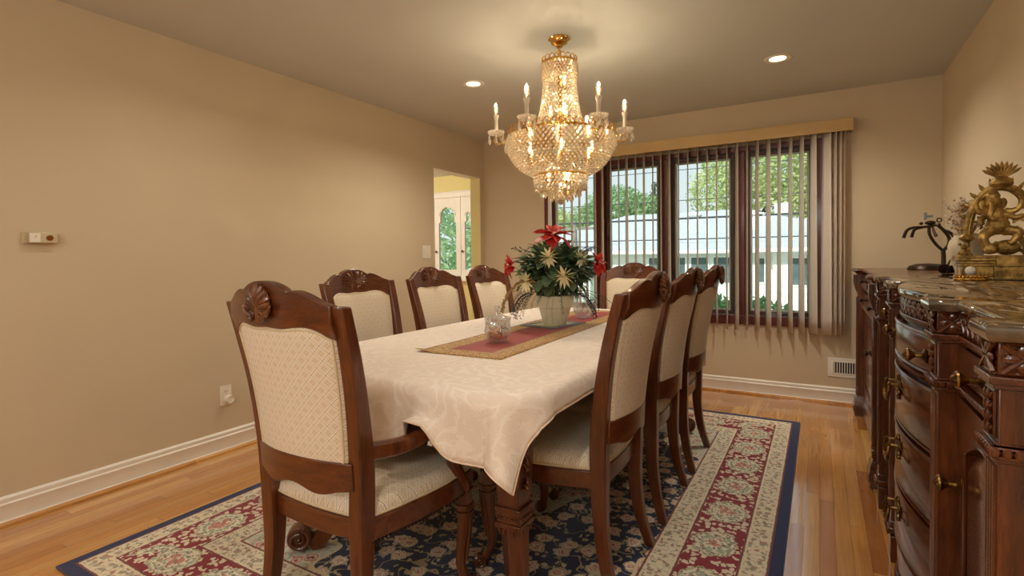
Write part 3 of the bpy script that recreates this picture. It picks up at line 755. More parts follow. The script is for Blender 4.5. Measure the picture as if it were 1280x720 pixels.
# ------------------------------------------------------------------ tablecloth
def cloth():
    FX, FY, r, zt = TW+.012, TL+.012, .13, TZ+.007
    DX, DY = .07, .2
    def out(a, b):
        """flat sheet point (a,b) from the table centre -> hanging position"""
        cx_, cy_ = max(-(FX-r), min(FX-r, a)), max(-(FY-r), min(FY-r, b))
        v = Vector((a-cx_, b-cy_)); L = v.length
        if L <= r*.88: return (a, b, zt)
        n = v/L; rd = r
        th = (L-r*.88)
        # roll over the edge, then hang
        bend = .045
        if th < bend:
            ang = th/bend*PI/2
            dd = rd*.88+bend*2/PI*math.sin(ang); dz = bend*2/PI*(1-math.cos(ang))
        else:
            dd = rd*.88+bend*2/PI; dz = bend*2/PI+(th-bend)
        ax, ay = cx_+n.x*dd, cy_+n.y*dd
        k = max(0, th-.03)
        wv = (math.sin(a*19+1.3)*.5+math.sin(a*9.1+b*3)*.5)
        flare = (.10*k+.10*k*wv) if abs(n.y) > .5 else .06*k+.05*k*wv
        corner = (abs(n.x) > .05 and abs(n.y) > .05)
        if corner: flare += .28*k*math.sin(math.atan2(abs(n.y), abs(n.x))*6)*.5
        # lies over the chair arms at both ends
        z = zt-dz
        if abs(n.y) > .6:
            for xa in ((-.277, .253) if b < 0 else (-.235, .295)):
                g = min(1, 2.0*math.exp(-((ax-xa)/.05)**2))
                lift = max(0, dz-(zt-.697))*g
                z += lift; flare += lift*.4+.012*g*min(1, k/.08)
        return (ax+n.x*flare, ay+n.y*flare, z)
    A = sorted(set([round(q, 4) for q in lin(-(FX+DX), FX+DX, 92)])); B = lin(-(FY+DY), FY+DY, 150)
    rows = [[out(a, b) for a in A] for b in B]
    o = MB().sheet(rows).build('tablecloth', M['cloth'], None, 0, sharp=80)
    sm = o.modifiers.new('thick', 'SOLIDIFY'); sm.thickness = .0016; sm.offset = 1
    o.location = (TX, TY, 0)
    tag(o, 'cream damask tablecloth hanging over the edges of the long dining table', 'tablecloth')
    E_ = rows[0]+[q[-1] for q in rows[1:]]+rows[-1][::-1][1:]+[q[0] for q in rows[::-1]][1:-1]
    MB().tube([(x, y, z) for x, y, z in E_], .0032, 6, loop=True).build('hem', M['hem'], o)
    return zt
CZ = cloth()+.0012

# ------------------------------------------------------------------ chairs
SZ = [0,.12,.25,.42,.6,.8,.95,1.047]
SY = [-.272,-.238,-.22,-.216,-.222,-.248,-.282,-.308]
SX = [.216,.199,.193,.194,.203,.214,.224,.229]
def yb(z): return ip(z, SZ, SY)
def sx_(z): return ip(z, SZ, SX)
def bow(u): return -.058*(1-min(1, (u/.235)**2))
CT = ([0,.03,.06,.08,.093,.106,.12,.15,.19,.222], [1.114,1.112,1.104,1.094,1.085,1.089,1.089,1.079,1.058,1.047])
CB = ([0,.06,.1,.14,.17,.195,.222], [.988,.985,.99,.99,.98,.964,.955])
def ctop(u): return ip(abs(u), *CT)
def cbot(u): return ip(abs(u), *CB)

def shell(side):
    """fan of lobes with two volutes, on the front (+1) or rear (-1) of the crest"""
    mb = MB(); y0 = yb(1.05)+bow(0)+side*.017
    W_ = 1.55 if side > 0 else 1.0
    for i in range(9 if side < 0 else 13):
        n_ = 9 if side < 0 else 13; a = (i-(n_-1)/2)*PI/(9.4 if side < 0 else 10.5); L = .066-.0035*abs(i-(n_-1)/2)*9/n_
        P = [Vector((math.sin(a)*L*t*W_, y0+bow(math.sin(a)*L*t*W_)-bow(0)+side*(.004+.010*math.sin(PI*min(1,t*1.05))), 1.040+math.cos(a)*L*t)) for t in (.12,.4,.65,.85,1.)]
        mb.tube(P, [.003,.0055,.0085,.0095,.005], 7)
    for s in (-1, 1):
        mb.tube(spiral((s*.017, y0+side*.008, 1.022), .013, 1.2, (s,0,0), (0,0,1), 14, -PI/2), [.006-.003*i/14 for i in range(15)], 6)
        mb.tube(smooth_path([(s*.022,y0+side*.008,1.02),(s*.045,y0+side*.009,1.03),(s*.058,y0+side*.006,1.05)], 4), [.005,.007,.008,.008,.007,.006,.005,.004,.002], 6)
    mb.blob((0, y0+side*.002, 1.052), (.05*W_,.008,.05))
    return mb

def make_chair(arms):
    t = thing('dining_armchair' if arms else 'dining_chair', '', 'chair', (0,0,0), 0, 'dining chairs around the table')
    W, WX = M['chair'], M['chairx']
    for s in (-1, 1):
        secs = []
        for k in range(27):
            z = 1.047*k/26
            a = ip(z, [0,.25,.44,.8,1.047], [.017,.0205,.024,.0225,.0215]); b = ip(z, [0,.25,.44,.8,1.047], [.018,.024,.029,.024,.018])
            secs.append(rect(s*sx_(z), yb(z), z, a, b))
        MB().loft(secs).build('rear_leg', W, t, .005)
    us = lin(-.215, .215, 45)
    cr = MB().loft([[(u, yb(cbot(u))+bow(u)-.015, cbot(u)), (u, yb(cbot(u))+bow(u)+.015, cbot(u)), (u, yb(1.03)+bow(u)+.017, (cbot(u)+ctop(u))/2), (u, yb(ctop(u))+bow(u)+.015, ctop(u)), (u, yb(ctop(u))+bow(u)-.013, ctop(u)), (u, yb(1.03)+bow(u)-.017, (cbot(u)+ctop(u))/2)] for u in us]).build('crest_rail', WX, t, .003)
    shell(1).build('carved_shell', M['carve'], cr); shell(-1).build('carved_shell', M['carve'], cr)
    us = lin(-.2, .2, 33)
    def lb(u): return .530+.010*math.cos(u*PI/.1)*(1 if abs(u) < .15 else 0)+.10*max(0, abs(u)-.15)
    def lt(u): return .612+.008*(1-(u/.2)**2)
    MB().loft([[(u, yb(.56)+bow(u)-.016, lb(u)), (u, yb(.56)+bow(u)+.012, lb(u)), (u, yb(.6)+bow(u)+.012, lt(u)), (u, yb(.6)+bow(u)-.018, lt(u))] for u in us]).build('lower_rail', WX, t, .003)
    # upholstered back
    zs = lin(0, 1, 22); secs = []; hoops = {1: [], -1: []}
    for q in zs:
        row_f, row_b = [], []
        for j in range(17):
            f = j/16*2-1
            zz0, zz1 = .605, None
            hw_ = sx_(.6+.38*q)-.021
            u = f*hw_; z = .6+(cbot(u)+.004-.6)*q
            pf = .012*(max(0, 1-f**6))**.5*(max(0, 1-(2*q-1)**8))**.5
            y = yb(z)+bow(u)
            row_f.append((u, y+.014+pf, z)); row_b.append((u, y-.010-.5*pf, z))
        secs.append(row_f+row_b[::-1])
    bk = MB().loft(secs).build('backrest', M['fab_back'], t, sharp=70)
    for sd in (1, -1):
        P = []
        e = lambda f, q: (lambda u, z: (u, yb(z)+bow(u)+(.016 if sd > 0 else -.012), z))(f*(sx_(.6+.38*q)-.027), .612+((cbot(f*(sx_(.6+.38*q)-.027))-.005)-.612)*q)
        P += [e(-1, q) for q in lin(0,1,12)]+[e(f, 1) for f in lin(-1,1,16)][1:]+[e(1, q) for q in lin(1,0,12)][1:]+[e(f, 0) for f in lin(1,-1,12)][1:-1]
        MB().tube(P, .0035, 6, loop=True).build('piping', M['piping'], bk)
    # seat
    def outline(n=14, k=1.0, grow=0.):
        P = []
        side = [(.205,-.208),(.232,-.1),(.254,.03),(.259,.13),(.25,.225)]
        sp = smooth_path([(x,y,0) for x,y in side], 5)
        fr = [(x, .225+.028*math.sin(PI*(.5-x/.5))**1.0 if True else 0) for x in lin(.235, -.235, 15)]
        P = [(p.x, p.y) for p in sp]+fr[0:]+[(-p.x, p.y) for p in sp[::-1]]+[(x, -.208-.018*(1-(x/.205)**2)) for x in lin(-.19, .19, 9)]
        return [(x*k+(grow if x > 0 else -grow)*(abs(x) > .1), (y+.0)*k+(grow if y > 0 else -grow)) for x, y in P]
    zr0, zr1 = .378, .44
    MB().prism(outline(grow=.006), zr0, zr1, lambda u,v,h: (u,v,h)).build('seat_frame', WX, t, .004)
    lay = [(.995,.44),(1.0,.452),(.985,.468),(.95,.482),(.86,.494),(.66,.502),(.35,.506),(.05,.507)]
    st = MB().loft([[(x, y, z) for x, y in outline(k=k)] for k, z in lay]).build('seat', M['fab_seat'], t, sharp=70)
    MB().tube([(x, y, .447) for x, y in outline(k=1.0)], .0045, 6, loop=True).build('piping', M['piping'], st)
    ol = outline(grow=.004); P = [(x, y, .376) for x, y in ol if y > -.2]
    tr = MB()
    for i in range(len(P)-1):
        a, b = Vector(P[i]), Vector(P[i+1]); m = max(1, int((b-a).length/.011))
        for j in range(m): tr.blob(a+(b-a)*(j/m), .0055, None, 6, 4)
    tr.build('bead_trim', M['iron'], t)
    # front legs with scroll feet
    for s in (-1, 1):
        d = Vector((s*.6, .8, 0)); q = Vector((-d.y, d.x, 0)); up = Vector((0,0,1)); base = Vector((s*.222, .213, 0))
        mb = MB().loft([rect(base.x, base.y, z, a, a) for z, a in ((.385,.03),(.43,.03))])
        pth = [(.0,.385),(.008,.33),(.010,.29),(.004,.22),(-.006,.14),(-.002,.085),(.018,.04)]
        hs_ = [.030,.031,.027,.022,.0175,.017,.016]
        sp = smooth_path([(a,b,0) for a,b in pth], 4); ring = []
        for k, p in enumerate(sp):
            h = ip(k/(len(sp)-1)*6, list(range(7)), hs_)
            tn = (sp[min(k+1,len(sp)-1)]-sp[max(k-1,0)]).normalized(); nr = d*(-tn.y)+up*tn.x
            c = base+d*p.x+up*max(p.y, h*.8)
            ring.append([c+nr*(h*math.cos(A))+q*(h*math.sin(A)) for A in [PI/5*i for i in range(10)]])
        mb.loft(ring)
        for zc, hh, rr in ((.315,.010,.036),(.29,.008,.034)): mb.lathe([(rr-.012,-hh),(rr,-hh*.6),(rr,hh*.6),(rr-.012,hh)], 8, base+d*.009+up*zc)
        for w in (-1, 0, 1):              # reeding down the knee
            mb.tube(smooth_path([base+d*(.037-.012*abs(w))+q*(w*.015)+up*.28, base+d*(.028-.008*abs(w))+q*(w*.012)+up*.2, base+d*(.014-.004*abs(w))+q*(w*.009)+up*.12], 4), [.006]*9, 6)
        fc = base+d*.04+up*.0265
        R0 = Matrix(((q.x,d.x,0,fc.x),(q.y,d.y,0,fc.y),(0,0,1,fc.z),(0,0,0,1))) @ Matrix.Rotation(PI/2, 4, 'Y')
        mb.lathe([(0,-.017),(.02,-.017),(.0255,-.012),(.0255,.012),(.02,.017),(0,.017)], 18, M=R0)
        for e in (-1, 1): mb.tube(spiral(fc+q*(e*.0175), .021, 1.4, d, up, 20, PI*.6), [.005-.003*i/20 for i in range(21)], 5)
        mb.build('front_leg', W, t, 0)
        if arms:
            zz = .64
            A = smooth_path([(s*sx_(.66), yb(.66)+.02, .632), (s*.246,-.1,.627), (s*.268,.0,.642), (s*.268,.06,.653), (s*.262,.115,.648)], 5)
            hv = lambda f: .017+.006*f
            mb = MB(); ring = []
            for k, p in enumerate(A):
                f = k/(len(A)-1); tn = (A[min(k+1,len(A)-1)]-A[max(k-1,0)]).normalized(); x = tn.cross(up).normalized(); y = x.cross(tn)
                a, b = .018+.008*f, .027-.008*f
                if k == len(A)-1: a, b = a*.6, b*.6
                ring.append([p+x*(a*math.cos(g))+y*(b*math.copysign(abs(math.sin(g))**.7, math.sin(g))) for g in [2*PI*i/10 for i in range(10)]])
            mb.loft(ring).build('arm', W, t)
            B = smooth_path([(s*.268,.05,.64), (s*.266,.085,.57), (s*.258,.12,.50), (s*.262,.17,.42), (s*.258,.19,.385)], 5)
            MB().tube(B, [.016-.0006*abs(i-10) +.004 for i in range(len(B))], 8).build('arm_post', W, t)
    return t
ac = make_chair(True)
ac.location = (-1.292, 1.243, RZ)
ac['label'] = 'carved armchair at the near table end, turned away, its cream fabric back in full view'
f2 = dup(ac, (-1.25, 3.65, RZ), PI, 'upholstered chair at the far table end, seen front-on against the window')
sc = make_chair(False)
sc.location = (-.86, 1.862, RZ); sc.rotation_euler = (0, 0, PI/2)
sc['label'] = 'nearest side chair of the row on the sideboard side, its whole seat and back visible'
dup(sc, (-.86, 2.492, RZ), PI/2, 'middle side chair of the row on the sideboard side')
dup(sc, (-.86, 3.105, RZ), PI/2, 'farthest side chair of the row on the sideboard side, standing before the window')
dup(sc, (-1.815, 1.995, RZ), -PI/2, 'side chair against the bare wall, nearest to the viewer in its row')
dup(sc, (-1.75, 2.553, RZ), -PI/2, 'side chair overlapping the doorway edge under the light switch')
dup(sc, (-1.715, 3.10, RZ), -PI/2, 'side chair at the doorway jamb, partly hidden by the flower arrangement')

# ------------------------------------------------------------------ table runner and what stands on it
def runner():
    hx, hy = .205, .92
    rows = []
    for j in range(61):
        v = -hy+2*hy*j/60; row = []
        for i in range(11):
            u = -hx+2*hx*i/10
            lift = .012*max(0, (-v-(hy-.06))/.06)*max(0, (-u-.1)/.1)
            row.append((u+.0, v, .0022+lift+.0006*math.sin(v*14)))
        rows.append(row)
    o = MB().sheet(rows).build('table_runner', M['runner'])
    sm = o.modifiers.new('thick', 'SOLIDIFY'); sm.thickness = .0016; sm.offset = 0
    o.location = (-1.268, 2.585, CZ); o.rotation_euler = (0,0,.03)
    tag(o, 'dark red table runner with gold patterned border along the table centre', 'table runner')
runner()
RZT = CZ+.0045
mt = MB().box(-.118, -.155, 0, .118, .155, .003).build('placemat', M['mat'], None, .002)
mt.location = (-1.30, 2.665, RZT); mt.rotation_euler = (0,0,-.2)
MB().box(-.075, -.11, .003, .075, .11, .0036).build('printed_centre', M['matc'], mt)
tag(mt, 'dark square mat with pale centre under the flowerpot', 'mat')

PX, PY, PZ = -1.278, 2.64, RZT+.004
fa = thing('flower_arrangement', 'cream pot of red poinsettias, pale chrysanthemums and green foliage on the table', 'flower arrangement', (PX, PY, PZ))
def flute(a, z): return .008*math.cos(8*a)
MB().lathe([(0,0),(.062,0),(.066,.006),(.078,.05),(.088,.09),(.09,.094),(.092,.098),(.1,.1),(.106,.125),(.108,.15),(.104,.163),(.095,.165),(.09,.155),(.084,.12),(0,.12)], 48, flute=flute).build('pot', M['pot'], fa)
rf = random.Random(21)
def leaf(mb, p, d, L, W, curl=.25, rnd=rf, tip=.15):
    """a pointed leaf growing from p along d"""
    d = Vector(d).normalized(); sd = d.cross(Vector((rnd.uniform(-.3,.3), rnd.uniform(-.3,.3), 1))).normalized(); up = sd.cross(d)
    P = []
    for t, w in ((0,.12),(.25,.8),(.5,1.),(.75,.65),(1.,.03)):
        c = Vector(p)+d*(L*t)-up*(curl*L*t*t)
        P.append([c-sd*(W*w*.5)+up*(W*.12*w), c, c+sd*(W*w*.5)+up*(W*.12*w)])
    mb.sheet(P)
fol = MB(); HC = Vector((0,0,.305))
for _ in range(620):
    d = Vector((rf.gauss(0,1), rf.gauss(0,1), rf.gauss(.1,.8))).normalized()
    p = HC+Vector((d.x*.19, d.y*.18, d.z*.125))*rf.uniform(.3,1.05)
    if p.z < .15: p.z = .15+rf.random()*.04
    leaf(fol, p, d+Vector((0,0,rf.uniform(-.3,.3))), rf.uniform(.045,.08), rf.uniform(.044,.07), rf.uniform(.1,.5))
fol.build('foliage', M['leaf'], fa, sharp=80)
sp = MB()
def sprig(mb, p, d, L, droop, n=16, nl=.028, r=.0013):
    P = []; q = Vector(p); d = Vector(d).normalized()
    for i in range(n+1):
        P.append(q.copy()); q = q+d*(L/n); d = (d+Vector((0,0,-droop/n))).normalized()
    mb.tube(P, r, 4)
    for i in range(2, n+1):
        for s in (-1, 1):
            e = (P[i]-P[i-1]).normalized(); sd = e.cross(Vector((0,0,1))).normalized()*s
            leaf(mb, P[i], e*.8+sd+Vector((0,0,rf.uniform(-.4,.4))), nl*(1-.4*i/n), .004, .1)
    return P
for a in lin(0, 2*PI, 21)[:-1]:
    a += rf.uniform(-.15,.15)
    sprig(sp, (math.cos(a)*.08, math.sin(a)*.08, .175), (math.cos(a), math.sin(a), rf.uniform(.1,.8)), rf.uniform(.18,.27), rf.uniform(1.2,2.6))
sp.build('needle_sprigs', M['leaf2'], fa, sharp=80)
# side of the arrangement turned to the viewer
vd = Vector((1.275, -2.665, 0)).normalized(); vr = Vector((-vd.y, vd.x, 0))
def at(r, f, z): return vr*r+vd*f+Vector((0,0,z))
for pos, nrm, R_ in ((at(.0,.05,.495), Vector((vd.x*.6, vd.y*.6, 1)), .135), (at(-.245,.03,.33), vr*-.9+vd*.35+Vector((0,0,.1)), .075), (at(.235,.03,.34), vr*.8+vd*.4+Vector((0,0,.2)), .085)):
    n = nrm.normalized(); a1 = n.orthogonal().normalized(); a2 = n.cross(a1); mb = MB()
    for lay, (cnt, L, lift) in enumerate(((6,R_,.12),(6,R_*.8,.35),(4,R_*.5,.7))):
        for k in range(cnt):
            a = 2*PI*k/cnt+lay*.5+rf.uniform(-.12,.12)
            d = a1*math.cos(a)+a2*math.sin(a)+n*lift
            leaf(mb, pos+n*(.004*lay), d, L, L*.55, rf.uniform(.15,.4))
    pt = mb.build('poinsettia', M['red'], fa, sharp=80)
    c = MB()
    for k in range(7): c.blob(pos+n*.014+a1*(.008*math.cos(k))+a2*(.008*math.sin(k)), .005, None, 6, 5)
    c.build('flower_centre', M['cream'], pt)
    MB().tube(smooth_path([pos, pos*.75+Vector((0,0,.05)), Vector((0,0,.14))], 4), .002, 5).build('stalk', M['stem'], pt)
for pos, nrm, R_ in ((at(-.03,.17,.375), vd+Vector((0,0,.3)), .062), (at(.05,.205,.275), vd+vr*.2, .066), (at(-.155,.14,.245), vd-vr*.6+Vector((0,0,.1)), .06), (at(.14,.12,.365), vd*.7+vr*.7+Vector((0,0,.2)), .055)):
    n = nrm.normalized(); a1 = n.orthogonal().normalized(); a2 = n.cross(a1); mb = MB()
    for lay, (cnt, L, lift) in enumerate(((13,R_,.1),(12,R_*.85,.4),(9,R_*.6,.9))):
        for k in range(cnt):
            a = 2*PI*k/cnt+lay*.25
            leaf(mb, pos, a1*math.cos(a)+a2*math.sin(a)+n*lift, L, L*.3, .12)
    ch = mb.build('chrysanthemum', M['cream'], fa, sharp=80)
    MB().tube(smooth_path([pos-n*.004, pos*.6+Vector((0,0,.07)), Vector((0,0,.14))], 4), .002, 5).build('stalk', M['stem'], ch)
# drooping berry twigs, long grass loops and a tan plume
tw = MB()
for s, k in ((-1, 9), (1, 9)):
    for i in range(k):
        p = at(s*.12, .04, .17); d = vr*s*rf.uniform(.5,1.2)+vd*rf.uniform(-.5,.8)+Vector((0,0,rf.uniform(-.1,.5)))
        P = []; q = p.copy(); d.normalize()
        for j in range(12):
            P.append(q.copy()); q = q+d*.0165; d = (d+Vector((0,0,-.24))).normalized()
            if q.z < .012: q.z = .012
        tw.tube(P, .0012, 4)
        for j in range(3, 12): tw.blob(P[j]+Vector((rf.uniform(-.008,.008), rf.uniform(-.008,.008), rf.uniform(-.002,.008))), .0036, None, 6, 4)
for i in range(22):
    a = rf.uniform(0, 2*PI); d = Vector((math.cos(a), math.sin(a), .7)); p = Vector((0,0,.33))+Vector((math.cos(a)*.16, math.sin(a)*.16, .04))
    P = [p, p+d*.045+Vector((0,0,.01)), p+d*.085]
    tw.tube(P, .001, 4)
    for q in P[1:]: tw.blob(q+Vector((rf.uniform(-.006,.006),)*3), .004, None, 6, 4)
tw.build('berry_twigs', M['berry'], fa)
gl = MB()
for s in (-.05, -.02, .03):
    P = smooth_path([at(s*.6, .09, .15), at(s, .125, .235), at(s*.7+.012, .135, .19), at(s+.005, .12, .10), at(s+.01, .125, .012)], 6)
    gl.tube(P, .0013, 5)
gl.build('grass_blades', M['stem'], fa)
pl = MB(); P = smooth_path([at(-.06,.10,.2), at(-.13,.13,.255), at(-.20,.15,.235), at(-.255,.155,.165), at(-.28,.155,.09)], 9)
pl.tube(P, .003, 5)
for i in range(6, len(P)):
    for _ in range(7): pl.blob(P[i]+Vector((rf.uniform(-1,1), rf.uniform(-1,1), rf.uniform(-1,1)))*.007, .0042, None, 5, 4)
pl.build('tan_plume', M['wheat'], fa)

# cut-glass jar with foil sweets, cut-glass bowl
JX, JY = -1.262, 2.012
jr = thing('candy_jar', 'lidded cut-glass jar of foil sweets at the near end of the runner', 'jar', (JX, JY, RZT))
def facet(a, z): return .035*math.cos(12*a+z*60)*(1 if .01 < z < .10 else 0)+.03*math.cos(12*a-z*60)*(1 if .01 < z < .10 else 0)
MB().lathe([(0,0),(.034,0),(.04,.004),(.054,.025),(.06,.05),(.057,.08),(.055,.092),(.062,.112),(.059,.112),(.052,.092),(.054,.08),(.056,.05),(.05,.026),(.036,.008),(0,.007)], 48, flute=facet).build('jar', M['cutglass'], jr, sharp=15)
ld = MB().lathe([(0,.098),(.05,.098),(.052,.103),(.04,.116),(.018,.126),(.009,.13),(0,.13)], 36, flute=lambda a,z: .03*math.cos(12*a)).build('lid', M['cutglass'], jr, sharp=15)
MB().lathe([(0,.13),(.008,.13),(.007,.136),(.014,.144),(.016,.152),(.011,.162),(0,.166)], 14, flute=lambda a,z: .08*math.cos(7*a)).build('knob', M['cutglass'], ld, sharp=15)
rc = random.Random(3); first = {}
spots = []
for z, k, r in ((.021,5,.026),(.021,1,0),(.041,6,.032),(.041,2,.010),(.061,6,.034),(.061,2,.011)):
    for i in range(k):
        a = 2*PI*i/k+z*40; spots.append((r*math.cos(a), r*math.sin(a), z))
for i, (x, y, z) in enumerate(spots):
    c = i % 4
    if c not in first:
        mb = MB().blob((0,0,0), (.0095,.0075,.007), None, 10, 7)
        for s in (-1, 1): mb.lathe([(.0015,0),(.006,.006),(.0045,.007),(0,.0045)], 8, M=T(s*.008,0,0) @ Matrix.Rotation(s*PI/2, 4, 'Y'), flute=lambda a,z: .25*math.cos(4*a))
        o = mb.build('wrapped_sweet', CANDY[c]); first[c] = o
        cn = ['red','gold','green','orange'][c]
        tag(o, f'{cn} foil-wrapped sweet inside the lidded cut-glass jar', 'sweet', f'{cn} sweets in the glass jar')
    else:
        o = first[c].copy(); COL.objects.link(o)
    o.location = (JX+x, JY+y, RZT+z); o.rotation_euler = (0, rc.uniform(-.3,.3), rc.uniform(0, 6))
bw = thing('crystal_bowl', 'round cut-crystal bowl behind the flowerpot on the runner', 'bowl', (-1.262, 3.02, RZT))
MB().lathe([(0,0),(.03,0),(.05,.016),(.064,.045),(.062,.078),(.052,.098),(.049,.098),(.058,.076),(.06,.046),(.047,.02),(.03,.006),(0,.006)], 48, flute=lambda a,z: (.03*math.cos(12*a+z*70)+.03*math.cos(12*a-z*70)) if .006 < z < .09 else 0).build('bowl', M['cutglass'], bw, sharp=15)
# ------------------------------------------------------------------ chandelier
CXX, CYY = -1.302, 2.783
ch = thing('chandelier', 'brass and crystal bead chandelier with candle arms hanging over the dining table', 'chandelier', (CXX, CYY, 0))
MB().lathe([(0,2.439),(.062,2.439),(.064,2.433),(.05,2.42),(.046,2.41),(.022,2.398),(.018,2.388),(0,2.386)], 32).build('canopy', M['gold'], ch)
sm = MB().lathe([(.007,2.388),(.007,2.31),(.012,2.305),(.012,2.0),(.02,1.95),(.012,1.9),(.012,1.64)], 12)
for i in range(3): sm.tube([(.011*math.cos(a)*(1 if i%2 else 0), .011*math.cos(a)*(0 if i%2 else 1), 2.378-.02*i+.014*math.sin(a)) for a in lin(0,2*PI,13)[:-1]], .0028, 6, loop=True)
sm.build('hanging_stem', M['gold'], ch)
def ring(mb, r, z, w=.006, h=.012): mb.lathe([(r-w,z-h/2),(r,z-h/2),(r+w*.3,z),(r,z+h/2),(r-w,z+h/2)], 56)
def loops(mb, r, z, n, R_, tilt=0.):
    for k in range(n):
        a = 2*PI*k/n; c = Vector((r*math.cos(a), r*math.sin(a), z)); t = Vector((-math.sin(a), math.cos(a), 0)); o = Vector((math.cos(a)*tilt, math.sin(a)*tilt, 1)).normalized()
        mb.tube([c+t*(R_*math.cos(b))+o*(R_*math.sin(b)) for b in lin(0,2*PI,13)[:-1]], .0026, 5, loop=True)
mb = MB(); ring(mb, .1, 2.297); loops(mb, .1, 2.312, 20, .0135)
for k in range(8):
    a = 2*PI*k/8; mb.tube([(.012*math.cos(a), .012*math.sin(a), 2.297), (.1*math.cos(a), .1*math.sin(a), 2.297)], .003, 5)
mb.build('top_crown', M['gold'], ch)
mb = MB(); ring(mb, .297, 1.878); loops(mb, .3, 1.897, 46, .0175, .25); ring(mb, .145, 1.925)
for k in range(12):
    a = 2*PI*k/12; mb.tube([(.012*math.cos(a), .012*math.sin(a), 1.9), (.145*math.cos(a), .145*math.sin(a), 1.922), (.297*math.cos(a), .297*math.sin(a), 1.878)], .004, 6)
ring(mb, .152, 1.648); ring(mb, .1, 1.60)
for k in range(8):
    a = 2*PI*k/8; mb.tube([(.012*math.cos(a), .012*math.sin(a), 1.66), (.152*math.cos(a), .152*math.sin(a), 1.648)], .003, 5)
mb.build('bowl_frame', M['gold'], ch)
def strands(name, prof, n, step, r, h, jit=1):
    """n strings of beads hung along a (radius, height) profile"""
    P = [Vector((a, 0, b)) for a, b in smooth_path2(prof)]
    mb = MB(); L = [0]
    for i in range(1, len(P)): L.append(L[-1]+(P[i]-P[i-1]).length)
    cnt = int(L[-1]/step)
    for j in range(cnt):
        s = (j+.5)*step; i = 1
        while i < len(L)-1 and L[i] < s: i += 1
        f = (s-L[i-1])/max(1e-9, L[i]-L[i-1]); q = P[i-1]+(P[i]-P[i-1])*f
        for k in range(n):
            a = 2*PI*(k+(.5 if j % 2 and jit else 0))/n
            mb.octa((q.x*math.cos(a), q.x*math.sin(a), q.z), r, h)
    o = mb.build(name, M['bead'], ch, flat=True); o['kind'] = 'stuff'; return o
def smooth_path2(pr): return [(p.x, p.y) for p in smooth_path([(a,b,0) for a,b in pr], 8)]
strands('crown_fringe', [(.102,2.292),(.104,2.24),(.100,2.185)], 32, .0165, .0072, .0082)
strands('column_strands', [(.092,2.29),(.092,2.2),(.102,2.1),(.118,2.0),(.142,1.925)], 34, .0165, .0074, .0084)
strands('bowl_strands', [(.297,1.876),(.306,1.83),(.3,1.78),(.272,1.73),(.228,1.685),(.155,1.648)], 68, .0172, .0086, .0088)
strands('rim_fringe', [(.302,1.876),(.318,1.83),(.322,1.79)], 60, .0175, .0078, .009)
strands('basin_strands', [(.154,1.645),(.152,1.61),(.132,1.572),(.1,1.548)], 42, .0165, .0082, .0084)
strands('lower_strands', [(.101,1.598),(.1,1.57),(.08,1.54),(.03,1.522)], 28, .0165, .0082, .0084)
def drop(mb, c, s=1.):
    x, y, z = c
    mb.lathe([(0,.0),(.004*s,-.004*s),(.0045*s,-.012*s),(.0095*s,-.03*s),(.008*s,-.042*s),(0,-.05*s)], 6, (x, y, z))
    mb.octa((x, y, z+.006*s), .006*s, .0065*s)
mb = MB()
for n, r, z in ((36,.15,1.596),(28,.115,1.56),(18,.07,1.535)):
    for k in range(n): drop(mb, (r*math.cos(2*PI*k/n), r*math.sin(2*PI*k/n), z), .72)
mb.blob((0,0,1.497), .018, None, 10, 8); mb.lathe([(.0,1.53),(.02,1.527),(.012,1.512),(0,1.51)], 10)
o = mb.build('bottom_drops', M['bead'], ch, flat=True); o['kind'] = 'stuff'

def bulb(mb, c, s=1.): mb.lathe([(0,0),(.011*s,0),(.0125*s,.012*s),(.0165*s,.03*s),(.0155*s,.045*s),(.008*s,.068*s),(.002*s,.082*s),(0,.083*s)], 14, c)
LAMPS = []
CA = math.atan2(1.302, -2.783)                                # not used for layout, arms follow their own spacing
vang = math.atan2(-CYY, -CXX)
for k in range(6):
    a = vang+math.radians(-27.5+60*k); ca, sa = math.cos(a), math.sin(a)
    e = Vector((ca, sa, 0)); R_ = .372; up = Vector((0,0,1))
    P = smooth_path([e*.29+up*1.885, e*.325+up*1.85, e*.362+up*1.838, e*(R_+.012)+up*1.862, e*R_+up*1.89], 7)
    arm = MB().tube(P, .0048, 7).tube(spiral(e*.335+up*1.873, .018, 1.1, e, up, 16, -PI/2), .003, 5).build('candle_arm', M['gold'], ch)
    c = e*R_
    MB().lathe([(.004,1.886),(.02,1.887),(.042,1.897),(.05,1.912),(.046,1.912),(.036,1.902),(.012,1.894),(.004,1.893)], 30, c, flute=lambda g, z: .07*math.cos(9*g) if z > 1.889 else 0).build('drip_pan', M['drop'], arm, sharp=20)
    MB().lathe([(0,1.89),(.0105,1.892),(.0105,1.98),(.015,1.992),(.017,2.0),(.016,2.006),(0,2.006)], 16, c).build('candle_sleeve', M['candle'], arm)
    b = MB(); bulb(b, c+up*2.004, .95); b.build('bulb', M['bulbglass'], arm)
    MB().lathe([(0,2.018),(.0022,2.02),(.0034,2.035),(.0022,2.05),(0,2.054)], 8, c).build('filament', M['glow'], arm)
    for j in range(6):
        pd = MB()
        g = 2*PI*j/6; q = c+Vector((.046*math.cos(g), .046*math.sin(g), 1.893)); pd.tube([q+up*.014, q], .001, 4); drop(pd, q-up*.006, .95)
        pd.build('prism_drop', M['drop'], arm, flat=True)
    LAMPS.append((c+up*2.068, 'candle'))
inner = []
for k in range(6):
    a = vang+math.radians(2+60*k); inner.append((.2*math.cos(a), .2*math.sin(a), 1.755))
for k in range(3):
    a = vang+math.radians(20+120*k); inner.append((.07*math.cos(a), .07*math.sin(a), 1.562))
inner.append((0., 0., 1.53))
